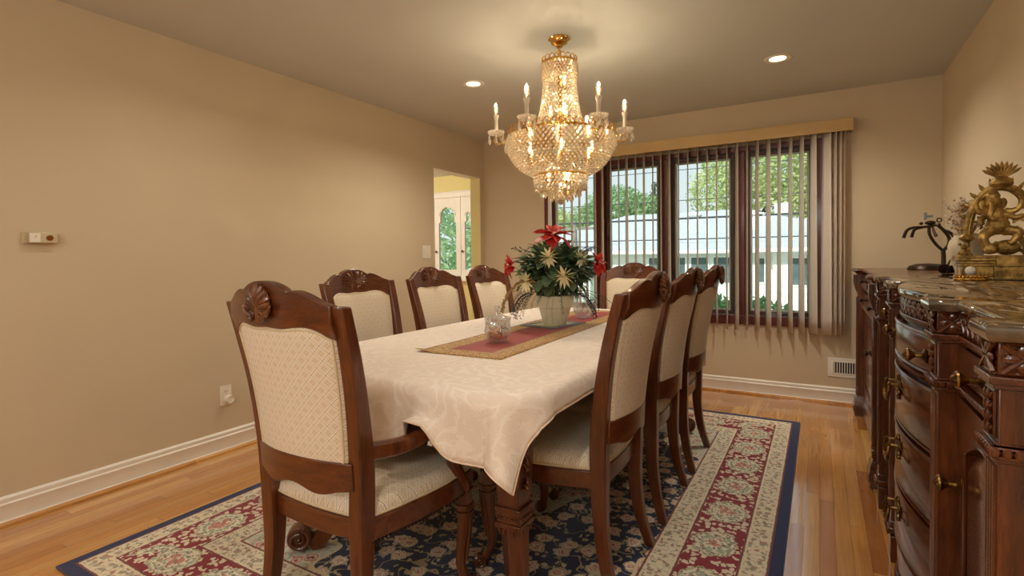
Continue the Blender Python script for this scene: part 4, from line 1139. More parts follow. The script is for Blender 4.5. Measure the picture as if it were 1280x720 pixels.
for k in range(2): inner.append((.03*math.cos(2*k), .03*math.sin(2*k), 2.16))
for k in range(3):
    a = vang+math.radians(25+120*k); inner.append((.055*math.cos(a), .055*math.sin(a), 1.985))
for x, y, z in inner:
    b = MB(); bulb(b, (x,y,z), .9); ob = b.build('inner_bulb', M['bulbglass'], ch)
    MB().lathe([(0,z+.012),(.003,z+.016),(.005,z+.032),(.003,z+.046),(0,z+.05)], 8, (x,y,0)).build('filament', M['glow'], ob)
    MB().lathe([(.006,z-.035),(.011,z-.03),(.011,z+.002),(.006,z+.002)], 10, (x,y,0)).build('lamp_socket', M['gold'], ob)
    LAMPS.append((Vector((x,y,z+.0625)), 'in'))

# ------------------------------------------------------------------ sideboard (granite top, bowed centre) and cabinet beyond it
XBK = .744
def side_thing(name, label, cat, x, y):
    t = thing(name, label, cat, (x, y, 0))
    def put(mb, nm, m, par=None, **k):
        o = mb.build(nm, m, par or t, **k)
        if par is None: o.location = (-x, -y, 0)
        return o
    return t, put
sb, put = side_thing('sideboard', 'carved mahogany sideboard with polished brown granite top and bowed drawers', 'sideboard', .49, 2.02)
PIL = [(1.058,1.122),(1.54,1.608),(2.424,2.49),(2.908,2.972)]
XP, XD = .237, .285
def bowx(y): return .236+.45*(y-2.016)**2
def contour(off, n=16):
    P = []
    def pil(a, b): P.extend([(XP-off, a-off), (XP-off, b+off)])
    pil(*PIL[0]); P.extend([(XD-off, PIL[0][1]+off), (XD-off, PIL[1][0]-off)]); pil(*PIL[1])
    for y in lin(PIL[1][1]+off, PIL[2][0]-off, n): P.append((bowx(y)-off, y))
    pil(*PIL[2]); P.extend([(XD-off, PIL[2][1]+off), (XD-off, PIL[3][0]-off)]); pil(*PIL[3])
    return P
def slab(off, z0, z1, mb=None, round_=0):
    mb = mb or MB(); C_ = contour(off); y0, y1 = C_[0][1], C_[-1][1]
    out = C_+[(XBK, y1), (XBK, y0)]
    if not round_: return mb.prism(out, z0, z1, lambda u,v,h: (u,v,h))
    secs = []
    for d, z in ((round_*.6,z0),(0,z0+round_),(0,z1-round_),(round_*.3,z1-round_*.3),(round_,z1)):
        c2 = contour(off-d); secs.append([(u,v,z) for u,v in c2+[(XBK, c2[-1][1]), (XBK, c2[0][1])]])
    return mb.loft(secs)
put(slab(-.004, .1, 1.044), 'carcass', M['mahog'])
put(slab(.022, 1.045, 1.072, None, .008), 'granite_top', M['granite'], sharp=50)
mb = MB()
for off, z0, z1 in ((.004,.992,1.0446),(.016,.980,.992),(.010,.972,.980)): slab(off, z0, z1, mb)
fz = put(mb, 'frieze', M['mahogx'], bevel=.002)
UPZ = Vector((0,0,1))
def carve_run(mb, a, b, nrm, z0, z1, cell):
    """row of crossed ribs with a leaf in each diamond, along a..b"""
    a, b, nrm = Vector((*a,0)), Vector((*b,0)), Vector((*nrm,0))
    L = (b-a).length; n = max(1, round(L/cell)); h = z1-z0; zc = (z0+z1)/2
    t = (b-a)/n
    for i in range(n):
        p, q = a+t*i+nrm*.005, a+t*(i+1)+nrm*.005
        for (u, z_) in ((z0,z1),(z1,z0)): mb.tube([p+UPZ*u, q+UPZ*z_], .0042, 5)
        for s in (0, 1):
            c = (p if s == 0 else q)+UPZ*zc; mb.blob(c+t.normalized()*((.22 if s == 0 else -.22)*t.length), (.004+.16*abs(t.x), .004+.16*abs(t.y), h*.16), None, 8, 5)
        for s in (-1, 1): mb.blob((p+q)/2+UPZ*(zc+s*h*.28), (.004+.1*abs(t.x), .004+.1*abs(t.y), h*.2), None, 8, 5)
    for z in (z0, z1): mb.tube([a+nrm*.004+UPZ*z, b+nrm*.004+UPZ*z], .003, 4)
mb = MB(); F0, F1 = .996, 1.041
for a, b in PIL:
    carve_run(mb, (XP-.004, a), (XP-.004, b), (-1,0), F0, F1, .06)
    carve_run(mb, (XP, a-.004), (XD, a-.004), (0,-1), F0, F1, .05)
carve_run(mb, (XD, 1.054), (XBK, 1.054), (0,-1), F0, F1, .115)
carve_run(mb, (XD-.004, 1.127), (XD-.004, 1.536), (-1,0), F0, F1, .042); carve_run(mb, (XD-.004, 2.494), (XD-.004, 2.904), (-1,0), F0, F1, .042)
ys = lin(1.617, 2.415, 17)
for i in range(16): carve_run(mb, (bowx(ys[i])-.004, ys[i]), (bowx(ys[i+1])-.004, ys[i+1]), (-1,0), F0, F1, .05)
mb.build('frieze_carving', M['mahogx'], fz)
def knob_mesh(x, y, z, s=1.):
    K = Matrix.Translation((x, y, z)) @ Matrix.Rotation(-PI/2, 4, 'Y')
    mb = MB().lathe([(0,0),(.019,0),(.019,.002),(.013,.005),(.007,.008),(.006,.022),(.0085,.026),(.016,.034),(.018,.038),(.0165,.042),(.010,.045),(.006,.049),(0,.051)], 20, M=K @ Matrix.Scale(s, 4))
    for i in range(8): mb.blob(K @ Vector((s*.0115*math.cos(i*PI/4), s*.0115*math.sin(i*PI/4), s*.043)), .0035*s, None, 6, 4)
    return mb
def bail(x, y, z):
    mb = MB()
    for dz, r in ((.03,.012),(.012,.017),(-.012,.016),(-.03,.010)): mb.blob((x-.002, y, z+dz), (.005, r, r*.9))
    for s in (-1, 1):
        mb.blob((x-.002, y+s*.03, z+.012), (.005,.014,.011)); mb.lathe([(.004,0),(.004,.024),(.008,.027),(.0,.034)], 8, M=Matrix.Translation((x,y+s*.034,z+.014)) @ Matrix.Rotation(-PI/2, 4, 'Y'))
        mb.tube(spiral((x-.004, y+s*.022, z-.012), .012, 1.2, (0,s,0), (0,0,1), 12), .003, 5)
    P = smooth_path([(x-.026,y-.034,z+.014),(x-.031,y-.042,z-.012),(x-.032,y-.022,z-.034),(x-.032,y,z-.026),(x-.032,y+.022,z-.034),(x-.031,y+.042,z-.012),(x-.026,y+.034,z+.014)], 5)
    mb.tube(P, [.004+.0022*math.sin(PI*i/(len(P)-1)) for i in range(len(P))], 7)
    mb.blob((x-.032, y, z-.03), (.007,.009,.008))
    return mb
def carved_panel(mb, x, y0, y1, z0, z1):
    yc = (y0+y1)/2; w = (y1-y0)/2
    n = max(2, round((z1-z0)/.018))
    for i in range(n):
        zc = z0+(i+.5)*(z1-z0)/n
        for s in (-1, 1):
            mb.tube(smooth_path([(x-.002,yc,zc-.009),(x-.005,yc+s*w*.5,zc-.003),(x-.003,yc+s*w*.8,zc+.007)], 3), [.002,.003,.004,.004,.0035,.003,.0015], 5)
        mb.blob((x-.003, yc, zc+.003), (.004,.003,.006), None, 7, 5)
    for y in (y0, y1): mb.tube([(x-.001,y,z0),(x-.001,y,z1)], .003, 4)
    for z in (z0, z1): mb.tube([(x-.001,y0,z),(x-.001,y1,z)], .003, 4)
for a, b in PIL:
    p = MB()
    p.box(XP-.003, a-.001, .13, XP+.05, b+.001, .972)
    p.box(XP-.014, a-.012, .868, XP+.06, b+.012, .884).box(XP-.008, a-.006, .858, XP+.06, b+.006, .868).box(XP-.006, a-.004, .884, XP+.06, b+.004, .889)
    p.box(XP-.012, a-.01, .115, XP+.06, b+.01, .135).box(XP-.006, a-.004, .135, XP+.06, b+.004, .16)
    po = put(p, 'pilaster', M['mahog'], bevel=.003)
    c = MB(); carved_panel(c, XP-.003, a+.008, b-.008, .895, .965)
    for i in range(4):                     # reeds down the shaft
        y = a+.012+i*(b-a-.024)/3; c.tube([(XP-.003, y, .2), (XP-.003, y, .85)], .0035, 6)
    for i in range(7): c.blob((XP-.014, a-.008+i*(b-a+.016)/6, .876), (.004,.006,.008), None, 6, 4)
    for i in range(5): c.blob((XP-.008+i*.014, a-.012, .876), (.007,.004,.008), None, 6, 4)
    c.build('pilaster_carving', M['mahog'], po)
    f = MB().box(XP-.004, a-.002, 0, XP+.07, b+.002, .1)
    for i in range(6): f.blob((XP-.013, a-.006+i*(b-a+.012)/5, .122), (.006,.007,.014), None, 6, 4)
    put(f, 'foot', M['mahog'], bevel=.004)
put(MB().box(.64, 1.063, 0, .74, 1.14, .1), 'foot', M['mahog'], bevel=.004); put(MB().box(.64, 2.89, 0, .74, 2.967, .1), 'foot', M['mahog'], bevel=.004)
for y0, y1, ky in ((1.127,1.536,1.482),(2.494,2.904,2.55)):
    ym = (y0+y1)/2
    d = put(MB().box(XD-.012, y0+.004, .892, XD+.02, y1-.004, .966), 'drawer', M['mahogx'], bevel=.005, seg=3)
    knob_mesh(XD-.012, ym, .928).build('knob', M['brass'], d)
    c = MB().box(XD-.018, y0-.004, .868, XD+.02, y1+.004, .882).box(XD-.010, y0-.004, .858, XD+.02, y1+.004, .868)
    for i in range(30): c.blob((XD-.018, y0+.007+i*(y1-y0-.014)/29, .8755), (.004,.006,.006), None, 6, 4)
    put(c, 'drawer_moulding', M['mahogx'], bevel=.002)
    st = .055; n = 12
    dr = MB().box(XD-.012, y0+.003, .175, XD+.01, y0+st, .85).box(XD-.012, y1-st, .175, XD+.01, y1-.003, .85).box(XD-.012, y0+st, .175, XD+.01, y1-st, .24)
    A = [(y0+st+(y1-y0-2*st)*i/n, .735+.055*math.sin(PI*i/n)) for i in range(n+1)]
    for i in range(n):
        (ya, za), (yb_, zb) = A[i], A[i+1]
        dr.loft([[(XD-.012,ya,za),(XD-.012,ya,.85),(XD-.012,yb_,.85),(XD-.012,yb_,zb)], [(XD+.01,ya,za),(XD+.01,ya,.85),(XD+.01,yb_,.85),(XD+.01,yb_,zb)]])
    do = put(dr, 'door', M['mahog'], bevel=0)
    pnl = [(y0+st+.012, .252)]+[(y, z-.014) for y, z in [(y0+st+.012+(y1-y0-2*st-.024)*i/n, .735+.055*math.sin(PI*i/n)) for i in range(n+1)]]+[(y1-st-.012, .252)]
    cy_, cz_ = ym, .5
    MB().loft([[(XD+.009, y, z) for y, z in pnl], [(XD-.001, y, z) for y, z in pnl], [(XD-.012, cy_+(y-cy_)*.86, cz_+(z-cz_)*.93) for y, z in pnl]]).build('door_panel', M['mahog'], do)
    MB().tube([(XD-.011, y, z+.007) for y, z in [(y0+st+.003,.243)]+[(yy,zz-.007) for yy,zz in A]+[(y1-st-.003,.243)]], .004, 6, loop=True).build('panel_bead', M['mahog'], do)
    knob_mesh(XD-.012, ky+ (.028 if ky < 2 else -.028), .655).build('knob', M['brass'], do)
    for z in (.28, .74):
        h = MB(); h.tube([(XD-.014, (y0 if ky < 2 else y1), z-.03), (XD-.014, (y0 if ky < 2 else y1), z+.03)], .005, 7)
        h.build('hinge', M['iron'], do)
for (z0, z1) in ((.856,.966),(.652,.822),(.462,.640),(.268,.450)):
    mb = MB(); Y = lin(1.62, 2.412, 21)
    mb.loft([[(bowx(y)-.02+.0, y, z0+.006), (bowx(y)-.026, y, z0+.014), (bowx(y)-.026, y, z1-.014), (bowx(y)-.02, y, z1-.006), (bowx(y)+.01, y, z1-.006), (bowx(y)+.01, y, z0+.006)] for y in Y])
    d = put(mb, 'drawer', M['mahogx'], sharp=50)
    bd = MB()
    for zz, r in ((z1-.003,.0055),(z0+.004,.0045)): bd.tube([(bowx(y)-.023, y, zz) for y in Y], r, 6)
    bd.build('drawer_bead', M['mahogx'], d)
    if z1 > .95:
        for y in (1.75, 2.29): knob_mesh(bowx(y)-.026, y, .905).build('knob', M['brass'], d)
    else: bail(bowx(1.98)-.027, 1.98, (z0+z1)/2+.03).build('bail_pull', M['brass'], d)
mb = MB(); Y = lin(1.61, 2.422, 25)
mb.loft([[(bowx(y)-.012, y, .828), (bowx(y)-.022, y, .834), (bowx(y)-.022, y, .846), (bowx(y)-.012, y, .852), (bowx(y)+.01, y, .852), (bowx(y)+.01, y, .828)] for y in Y])
for i in range(60):
    y = 1.62+.792*i/59; mb.blob((bowx(y)-.023, y, .84), (.004,.005,.006), None, 6, 4)
put(mb, 'gadroon_moulding', M['mahogx'])
mb = MB()
def apron_z(y): return .085+.05*abs(math.cos((y-2.016)/.406*PI*.5))**.7*0+.055*(1-abs(math.sin((y-2.016)/.406*PI)))
mb.loft([[(bowx(y)-.014, y, apron_z(y)), (bowx(y)-.020, y, .19), (bowx(y)-.020, y, .262), (bowx(y)+.012, y, .262), (bowx(y)+.012, y, apron_z(y))] for y in Y])
for i in range(48):
    y = 1.62+.792*i/47; mb.blob((bowx(y)-.02, y, apron_z(y)+.012), (.007,.008,.014), None, 6, 5)
put(mb, 'bow_apron', M['mahogx'])
for y0, y1 in ((1.128,1.535),(2.495,2.903)):
    mb = MB().box(XD-.016, y0, .105, XD+.02, y1, .165)
    for i in range(28): mb.blob((XD-.017, y0+.01+i*(y1-y0-.02)/27, .14), (.006,.007,.018), None, 6, 4)
    put(mb, 'base_moulding', M['mahogx'], bevel=.002)
put(MB().box(XD+.0, 1.055, .16, XBK-.002, 1.061, .858).box(XP-.01, 1.044, .10, XBK, 1.06, .155).box(XP-.012, 1.046, .866, XBK, 1.06, .884), 'end_panel', M['mahogx'], bevel=.002)

cb, put = side_thing('sideboard_cabinet', 'dark mahogany cabinet with wooden top between the granite sideboard and the window wall', 'cabinet', .49, 3.87)
CY0, CY1 = 3.15, 4.6
CP = [(CY0, CY0+.085), (CY1-.085, CY1)]
def ccont(off):
    return [(XP-.003-off, CY0-off), (XP-.003-off, CP[0][1]+off), (.288-off, CP[0][1]+off), (.288-off, CP[1][0]-off), (XP-.003-off, CP[1][0]-off), (XP-.003-off, CY1+off), (XBK, CY1+off), (XBK, CY0-off)]
def cslab(mb, steps):
    return mb.loft([[(u,v,z) for u,v in ccont(o)] for o, z in steps])
put(cslab(MB(), [(0,.12),(0,1.03)]), 'carcass', M['mahog'], bevel=.002)
put(cslab(MB(), [(.004,1.026),(.012,1.034),(.014,1.042),(.03,1.046),(.034,1.054),(.03,1.062),(.024,1.066)]), 'cabinet_top', M['mahogx'], sharp=50)
put(cslab(MB(), [(.024,.035),(.024,.07),(.018,.085),(.016,.115),(.006,.135),(.004,.15)]), 'plinth', M['mahogx'], sharp=40)
for a, b in CP: put(MB().box(XP-.02, a-.012, 0, XP+.07, b+.012, .036), 'foot', M['mahog'], bevel=.003)
put(MB().box(.66, CY0, 0, .74, CY0+.08, .036).box(.66, CY1-.08, 0, .74, CY1, .036), 'rear_foot', M['mahog'], bevel=.003)
for a, b in CP:
    br = MB()
    out = [(.0,1.02),(-.022,1.02),(-.024,.97),(-.016,.93),(-.006,.9),(0,.885)]
    br.prism(out, a+.012, b-.012, lambda u,v,h: (XP-.003+u, h, v))
    for y in (a+.022, (a+b)/2, b-.022): br.tube([(XP-.006, y, .2), (XP-.006, y, .86)], .004, 6)
    br.box(XP-.012, a-.004, .15, XP+.02, b+.004, .19)
    put(br, 'bracket_pilaster', M['mahog'], bevel=.003)
Y0, Y1 = CP[0][1]+.006, CP[1][0]-.006
for z0, z1 in ((.925,1.018),(.79,.905)):
    w = (Y1-Y0)/2
    for k in (0, 1):
        a, b = Y0+k*w+.003, Y0+(k+1)*w-.003
        d = put(MB().loft([[(.279,y,z1),(.268,y,z1-.006),(.268,y,z0+.035),(.254,y,z0+.022),(.252,y,z0+.008),(.262,y,z0),(.29,y,z0),(.29,y,z1)] for y in (a, b)]), 'drawer', M['mahogx'], bevel=.001)
        knob_mesh(.268, (a+b)/2, (z0+z1)/2+.016, .85).build('knob', M['iron'], d)
for k in (0, 1):
    w = (Y1-Y0)/2; a, b = Y0+k*w+.003, Y0+(k+1)*w-.003; s = .07
    d = put(MB().box(.272, a, .165, .292, a+s, .775).box(.272, b-s, .165, .292, b, .775).box(.272, a+s, .165, .292, b-s, .235).box(.272, a+s, .7, .292, b-s, .775), 'door', M['mahog'], bevel=.003)
    MB().loft([[(.29,y,z) for y,z in ((a+s,.235),(b-s,.235),(b-s,.7),(a+s,.7))], [(.284,y,z) for y,z in ((a+s,.235),(b-s,.235),(b-s,.7),(a+s,.7))], [(.276,y,z) for y,z in ((a+s+.03,.265),(b-s-.03,.265),(b-s-.03,.67),(a+s+.03,.67))]]).build('door_panel', M['mahog'], d)
    knob_mesh(.272, b-.03 if k == 0 else a+.03, .56, .8).build('knob', M['iron'], d)

# ------------------------------------------------------------------ ornaments on top
ZS, ZC = 1.0725, 1.0665
st = thing('brass_statue', 'aged brass statue of a dancing elephant-headed figure inside a flame-edged arch', 'statue', (.603, 2.7, ZS))
b = MB()
for x0, x1, y0, y1, z0, z1 in ((-.135,.135,-.06,.06,0,.012),(-.125,.125,-.052,.052,.012,.05),(-.132,.132,-.058,.058,.05,.06),(-.128,.128,-.054,.054,.06,.072),(-.142,.142,-.066,.066,.072,.082),(-.138,.138,-.063,.063,.082,.092),(-.035,.14,-.072,-.05,0,.05),(-.03,.142,-.076,-.05,.05,.092)): b.box(x0,y0,z0,x1,y1,z1)
for i in range(24): b.box(-.128+i*.0111, -.0545 if i < 9 else -.0755, .014, -.1225+i*.0111, -.05, .034)
b.build('base', M['statue'], st, .002)
for s in (-1, 1):
    pl = MB()
    pl.lathe([(0,.09),(.02,.09),(.018,.1),(.011,.104),(.01,.145),(.016,.15),(.024,.155),(.026,.165),(.018,.172),(.008,.178),(0,.18)], 16, (s*.1, .012, 0))
    p2 = MB().lathe([(0,.09),(.014,.09),(.016,.1),(.01,.108),(.008,.118),(.013,.122),(.006,.135),(0,.138)], 12, (s*.118, -.035, 0))
    pl.build('side_pillar', M['statue'], st); pl = MB()
    for j in range(7): pl.blob((s*(.118+.014*math.cos(j)), -.035+.012*math.sin(j*1.7), .1+.006*j), .006, None, 7, 5)
    p2.v += []; pl.build('garland', M['statue'], p2.build('small_pillar', M['statue'], st))
def arch_pt(a, r=0): return Vector(((.098+r)*math.cos(a), .012, .17+(.185+r)*math.sin(a)))
ar = MB(); ring = []
A = lin(-.02, PI+.02, 41)
for a in A:
    n = Vector((math.cos(a)*1.0, 0, math.sin(a)*.8)).normalized(); p = arch_pt(a)
    ring.append([p+n*.015+Vector((0,.009,0)), p+n*.017+Vector((0,0,0)), p+n*.015-Vector((0,.009,0)), p-n*.004-Vector((0,.012,0)), p-n*.013-Vector((0,.006,0)), p-n*.013+Vector((0,.008,0))])
ar.loft(ring)
for i in range(70):
    a = PI*(i+.5)/70; p = arch_pt(a, .003); ar.blob(p-Vector((0,.01,0)), .0045, None, 6, 4)
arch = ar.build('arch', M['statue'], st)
for i in range(13):
    fl = MB()
    a = PI*(i+.6)/13.2
    if abs(a-PI/2) < .16: continue
    n = Vector((math.cos(a), 0, math.sin(a)*.8)).normalized(); p = arch_pt(a, .014)
    fl.tube([p, p+n*.008, p+n*.017, p+n*.026+Vector((0,0,.003))], [.0065,.0075,.006,.0008], 7).build('flame_finial', M['statue'], arch)
fl = MB()
for i in range(9):                         # fan of feathers over the crown dome
    a = (i-4)*.24; n = Vector((math.sin(a), 0, math.cos(a))); p = Vector((0,.006,.385))
    fl.tube([p+n*.012, p+n*.035, p+n*.05, p+n*.058, p+n*.07], [.0035,.0045,.0065,.006,.001], 6)
fl.lathe([(0,.358),(.03,.358),(.036,.366),(.034,.378),(.026,.388),(.014,.396),(0,.398)], 20, (0,.006,0), flute=lambda a, z: .03*math.cos(10*a))
fl.build('feather_crown', M['statue'], st)
fg = MB()
def limb(pts, rad): fg.tube(smooth_path(pts, 5), [ip(i/((len(pts)-1)*5)*(len(rad)-1), list(range(len(rad))), rad) for i in range((len(pts)-1)*5+1)], 10)
fg.blob((-.014,-.012,.208), (.037,.032,.038)); fg.blob((-.02,-.008,.25), (.032,.025,.032)); fg.blob((-.03,-.01,.292), (.027,.026,.03))
fg.lathe([(0,.31),(.022,.31),(.024,.322),(.017,.336),(.009,.345),(0,.352)], 12, (-.028,-.006,0))
for s in (-1, 1): fg.blob((-.03+s*.03, -.002, .29), (.016,.006,.024), Matrix.Rotation(s*.3, 4, 'Y'))
limb([(-.032,-.03,.29),(-.036,-.042,.27),(-.042,-.045,.245),(-.032,-.046,.228),(-.02,-.044,.232)], [.013,.011,.009,.007,.005])
limb([(.008,-.01,.262),(.034,-.02,.262),(.05,-.024,.288),(.044,-.018,.318)], [.012,.011,.009,.006]); limb([(-.048,-.01,.262),(-.072,-.016,.262),(-.08,-.02,.29),(-.07,-.016,.312)], [.012,.011,.009,.006])
limb([(.008,-.014,.25),(.034,-.03,.235),(.055,-.034,.245)], [.012,.010,.007]); limb([(-.046,-.014,.248),(-.068,-.03,.228),(-.062,-.04,.21)], [.012,.010,.008])
limb([(-.03,-.012,.19),(-.058,-.026,.165),(-.05,-.03,.13),(-.046,-.034,.108)], [.021,.018,.013,.011]); limb([(.004,-.012,.188),(.04,-.034,.18),(.03,-.036,.152),(.012,-.04,.135)], [.021,.017,.012,.009])
fg.blob((-.046,-.042,.104), (.012,.02,.008))
fg.blob((.012,-.014,.122), (.042,.03,.03)); fg.blob((-.034,-.03,.118), (.02,.018,.022)); fg.blob((-.05,-.034,.11), (.012,.011,.012))
for s in (-1, 1): fg.blob((-.034+s*.012, -.03, .138), (.008,.005,.009))
limb([(.046,-.01,.115),(.062,-.012,.105),(.075,-.016,.118)], [.008,.005,.003])
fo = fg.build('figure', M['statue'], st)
rm = fo.modifiers.new('fuse', 'REMESH'); rm.mode = 'VOXEL'; rm.voxel_size = .0026; rm.use_smooth_shade = True
for pts, w in (([(.02,0,.255),(.05,-.006,.275),(.072,-.004,.27),(.09,-.002,.288)], .009), ([(.03,-.005,.225),(.055,-.01,.232),(.08,-.008,.222),(.1,-.004,.24),(.118,-.004,.236)], .011), ([(-.05,0,.255),(-.075,-.006,.268),(-.095,-.004,.255)], .008)):
    P = smooth_path(pts, 5); MB().loft([[p+Vector((0,-.003,w*f)), p+Vector((0,.003,w*f)), p+Vector((0,.003,-w*f)), p+Vector((0,-.003,-w*f))] for p, f in [(P[i], 1-.6*i/(len(P)-1)+.25*math.sin(i*1.3)) for i in range(len(P))]]).build('scarf_ribbon', M['statue'], st)
sv = MB()
sv.tube([(.035,.0,.2),(.07,.004,.12),(.074,.004,.095)], [.012,.009,.012], 6)
for j in range(16): sv.blob((.07+.018*math.cos(j*2.1), -.03+.012*math.sin(j*1.3), .098+.0016*j), .0065, None, 7, 5)
sv.build('foot_garland', M['statue'], st)

t = thing('incense_dish', 'small beaded brass dish with a pearl-white ball, in front of the brass statue', 'dish', (.486, 2.563, ZS))
d = MB().lathe([(0,0),(.048,0),(.05,.004),(.046,.012),(.048,.016),(.04,.02),(.012,.021),(0,.021)], 36)
for i in range(26): d.blob((.047*math.cos(2*PI*i/26), .047*math.sin(2*PI*i/26), .014), .0048, None, 7, 5)
d.build('dish', M['gold'], t); MB().blob((0,0,.036), .0165, None, 18, 12).build('pearl_ball', M['pearl'], t)

t = thing('flower_vase', 'cream ceramic vase of dried bead-like buds standing left of the brass statue', 'vase', (.528, 2.86, ZS))
MB().lathe([(0,0),(.03,0),(.033,.004),(.034,.02),(.046,.06),(.058,.10),(.061,.128),(.055,.152),(.043,.168),(.04,.176),(.045,.182),(.041,.182),(.036,.174),(.034,.15),(0,.148)], 40, flute=lambda a, z: .006*math.cos(26*a)*(1 if .02 < z < .165 else 0)).build('vase', M['ceramic'], t)
rd = random.Random(9); mb = MB(); mp = MB()
for i in range(85):
    a = rd.uniform(0, 2*PI); e = Vector((math.cos(a)*rd.uniform(.0,.085), math.sin(a)*rd.uniform(0,.05), rd.uniform(.2,.335)))
    P = smooth_path([(math.cos(a)*.014, math.sin(a)*.014, .15), e*.6+Vector((0,0,.08)), e], 3); mb.tube(P, .0009, 4)
    for k in range(4):
        q = P[-1-k]+Vector((rd.uniform(-1,1), rd.uniform(-1,1), rd.uniform(-1,1)))*.009
        (mb if (i+k) % 3 == 0 else mp).blob(q, rd.uniform(.0042,.006), None, 7, 5)
bd = mb.build('dried_stems', M['dried'], t); mp.build('pale_buds', M['pearl'], t)

t = thing('small_ornament', 'small dark brown double-disc ornament behind the cream vase', 'ornament', (.527, 3.235, ZC))
mb = MB().box(-.022,-.02,0,.022,.02,.008)
for x, r in ((-.012,.024),(.016,.02)): mb.lathe([(0,-.005),(r*.7,-.006),(r,-.003),(r,.003),(r*.7,.006),(0,.005)], 22, M=T(x,0,.009+r) @ Matrix.Rotation(PI/2+.3, 4, 'X'))
mb.tube([(.002,0,.008),(.004,0,.05),(.012,0,.075)], [.006,.005,.003], 6); mb.build('body', M['iron'], t, .001)

t = thing('iron_stand', 'bronzed iron stand with drooping hooks and an oval foot on the dark cabinet', 'ornament', (.6, 4.3, ZC))
q = lambda x, y: Vector(((x-1157)/192, .0, (333-y)/192))
MB().lathe([(0,0),(.104,0),(.106,.005),(.094,.024),(.06,.036),(0,.04)], 36, flute=None).build('foot', M['iron'], t)
mb = MB()
mb.tube([q(1173,330), q(1173,318), q(1172.5,309)], [.014,.0125,.012], 10)
mb.tube(smooth_path([q(1172.5,310), q(1165,301), q(1159.5,290), q(1159,281), q(1162,276)], 5), [.009]*21, 8)
mb.tube(smooth_path([q(1172.5,310), q(1177.5,303), q(1178,294), q(1173,285), q(1167,278)], 5), [.010]*21, 8)
mb.build('stem', M['iron'], t)
mb = MB()
def hook(pts, yo, w): mb.tube(smooth_path([q(x, y)+Vector((0,yo*k/(len(pts)-1),0)) for k, (x, y) in enumerate(pts)], 5), [w*(.75+.5*i/(5*(len(pts)-1))) for i in range(5*(len(pts)-1)+1)], 8)
hook([(1166,278),(1156,280),(1143,280.5),(1136,284),(1132.5,293)], -.04, .0085)
hook([(1164,278),(1152,280.5),(1145,283),(1142.5,292)], .05, .0085)
hook([(1168,276),(1172,283),(1180,288),(1185,295)], .03, .0085)
hook([(1162,279),(1163,286),(1165,292)], -.03, .008)
mb.blob(q(1160,275), (.03,.02,.014)); mb.blob(q(1151,275.5), (.012,.012,.01))
mb.tube([q(1168.5,272)+Vector((.012*math.cos(a),0,.012*math.sin(a))) for a in lin(0,2*PI,15)[:-1]], .0045, 6, loop=True)
mb.build('hooks', M['iron'], t)
MB().box(q(1153.5,275).x, -.006, q(0,271).z, q(1156.5,275).x, .006, q(0,262).z).box(q(1156.5,0).x, -.005, q(0,268.5).z, q(1162.5,0).x, .005, q(0,265.5).z).build('metal_clip', M['metalgrey'], t, .002)

# ------------------------------------------------------------------ light
def lamp(name, typ, loc, energy, color, size=.02, rot=None):
    l = bpy.data.lights.new(name, typ); l.energy = energy; l.color = color
    if typ == 'POINT': l.shadow_soft_size = size
    if typ == 'AREA': l.shape = 'DISK'; l.size = size
    if typ == 'SUN': l.angle = size
    if typ == 'SPOT': l.shadow_soft_size = size; l.spot_size = math.radians(150); l.spot_blend = .9
    o = bpy.data.objects.new(name, l); COL.objects.link(o); o.location = loc
    if rot: o.rotation_euler = rot
    return o
WARM = (1.0, .86, .67)
for i, (p, k) in enumerate(LAMPS):
    lamp('chandelier_lamp', 'POINT', p+Vector((CXX, CYY, 0)), LC if k == 'candle' else (LI*.6 if p.z > 2.1 else LI if p.z > 1.7 else LI*1.3), WARM if k == 'candle' else (1, .84, .62), .005)
for x, y in ((-2.171,3.167),(-.237,3.815)): lamp('can_and_fill_spot', 'SPOT', (x, y, 2.43), LS*3.4, (1,.93,.8), .045)
for x, y in ((-2.3,-.2),(-.35,-.2),(-2.3,1.5),(-.35,1.3)): lamp('can_and_fill_spot', 'SPOT', (x, y, 2.43), LS, (1,.93,.82), .045)  # added unseen spots with no can fixtures, extra fill for the near half
for x, y, k in ((-2.3,-1.9,.5),(-1.1,-1.5,.9),(.1,-1.2,1.1)): lamp('room_fill', 'POINT', (x, y, 1.85), LB*k, (.94,1,.97), .2)  # added fill points behind the camera, no fixtures, raising the ambient light
lamp('hall_fill', 'POINT', (-5.2, 4.6, 2.1), LH, (1,.93,.8), .12)  # added unseen point light to brighten the hall past the doorway
lamp('sun', 'SUN', (0,0,30), LSUN, (1,.96,.88), .01, (math.radians(54), 0, math.radians(-24)))

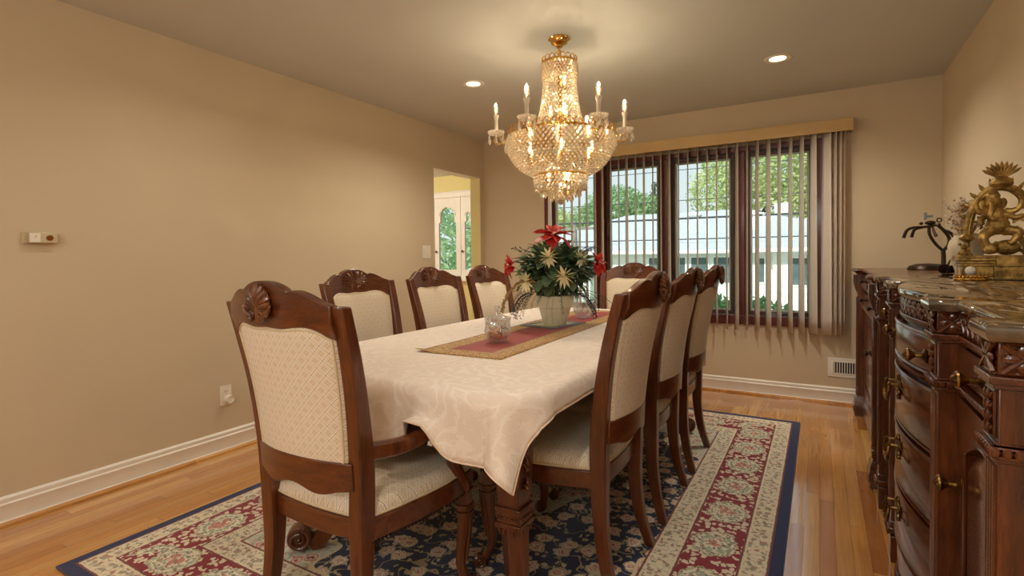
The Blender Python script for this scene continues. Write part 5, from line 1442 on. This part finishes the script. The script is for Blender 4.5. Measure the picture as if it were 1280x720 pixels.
w = bpy.data.worlds.new('sky'); S.world = w; w.use_nodes = True
nt = w.node_tree; nt.nodes.clear()
wo = nt.nodes.new('ShaderNodeOutputWorld'); bg = nt.nodes.new('ShaderNodeBackground')
tc = nt.nodes.new('ShaderNodeTexCoord'); sp_ = nt.nodes.new('ShaderNodeSeparateXYZ'); rp = nt.nodes.new('ShaderNodeValToRGB')
nt.links.new(tc.outputs['Generated'], sp_.inputs[0]); nt.links.new(sp_.outputs[2], rp.inputs[0]); nt.links.new(rp.outputs[0], bg.inputs[0]); nt.links.new(bg.outputs[0], wo.inputs[0])
e = rp.color_ramp.elements; e[0].position = 0.; e[0].color = lc((226,234,234)); e[1].position = .6; e[1].color = lc((196,218,232))
bg.inputs[1].default_value = LW

# ------------------------------------------------------------------ camera
c = bpy.data.cameras.new('camera'); cam = bpy.data.objects.new('camera', c); COL.objects.link(cam); S.camera = cam
yaw, pitch, roll = .531723785, .0223922422, -.0117202134
s_, c_ = math.sin(yaw), math.cos(yaw); sp2, cp2 = math.sin(pitch), math.cos(pitch)
fw = Vector((-s_*cp2, c_*cp2, -sp2)); up0 = Vector((-s_*sp2, c_*sp2, cp2)); r0 = Vector((c_, s_, 0))
rt_ = r0*math.cos(roll)+up0*math.sin(roll); u_ = up0*math.cos(roll)-r0*math.sin(roll)
m = Matrix((rt_, u_, -fw)).transposed().to_4x4(); m.translation = (0, 0, 1.18123888)
cam.matrix_world = m
c.sensor_width = 36; c.lens = 654.660639/1280*36; c.shift_x = 0; c.shift_y = -(360-335.448375)/1280; c.clip_start = .02; c.clip_end = 300

v = S.view_settings; v.view_transform = 'Standard'; v.look = 'None'; v.gamma = 1; v.use_curve_mapping = False; v.exposure = EXPO
cy = S.cycles
cy.use_denoising = True; cy.max_bounces = 10; cy.diffuse_bounces = 5; cy.glossy_bounces = 5; cy.transmission_bounces = 6; cy.transparent_max_bounces = 24
cy.sample_clamp_indirect = 6; cy.caustics_reflective = False; cy.caustics_refractive = False
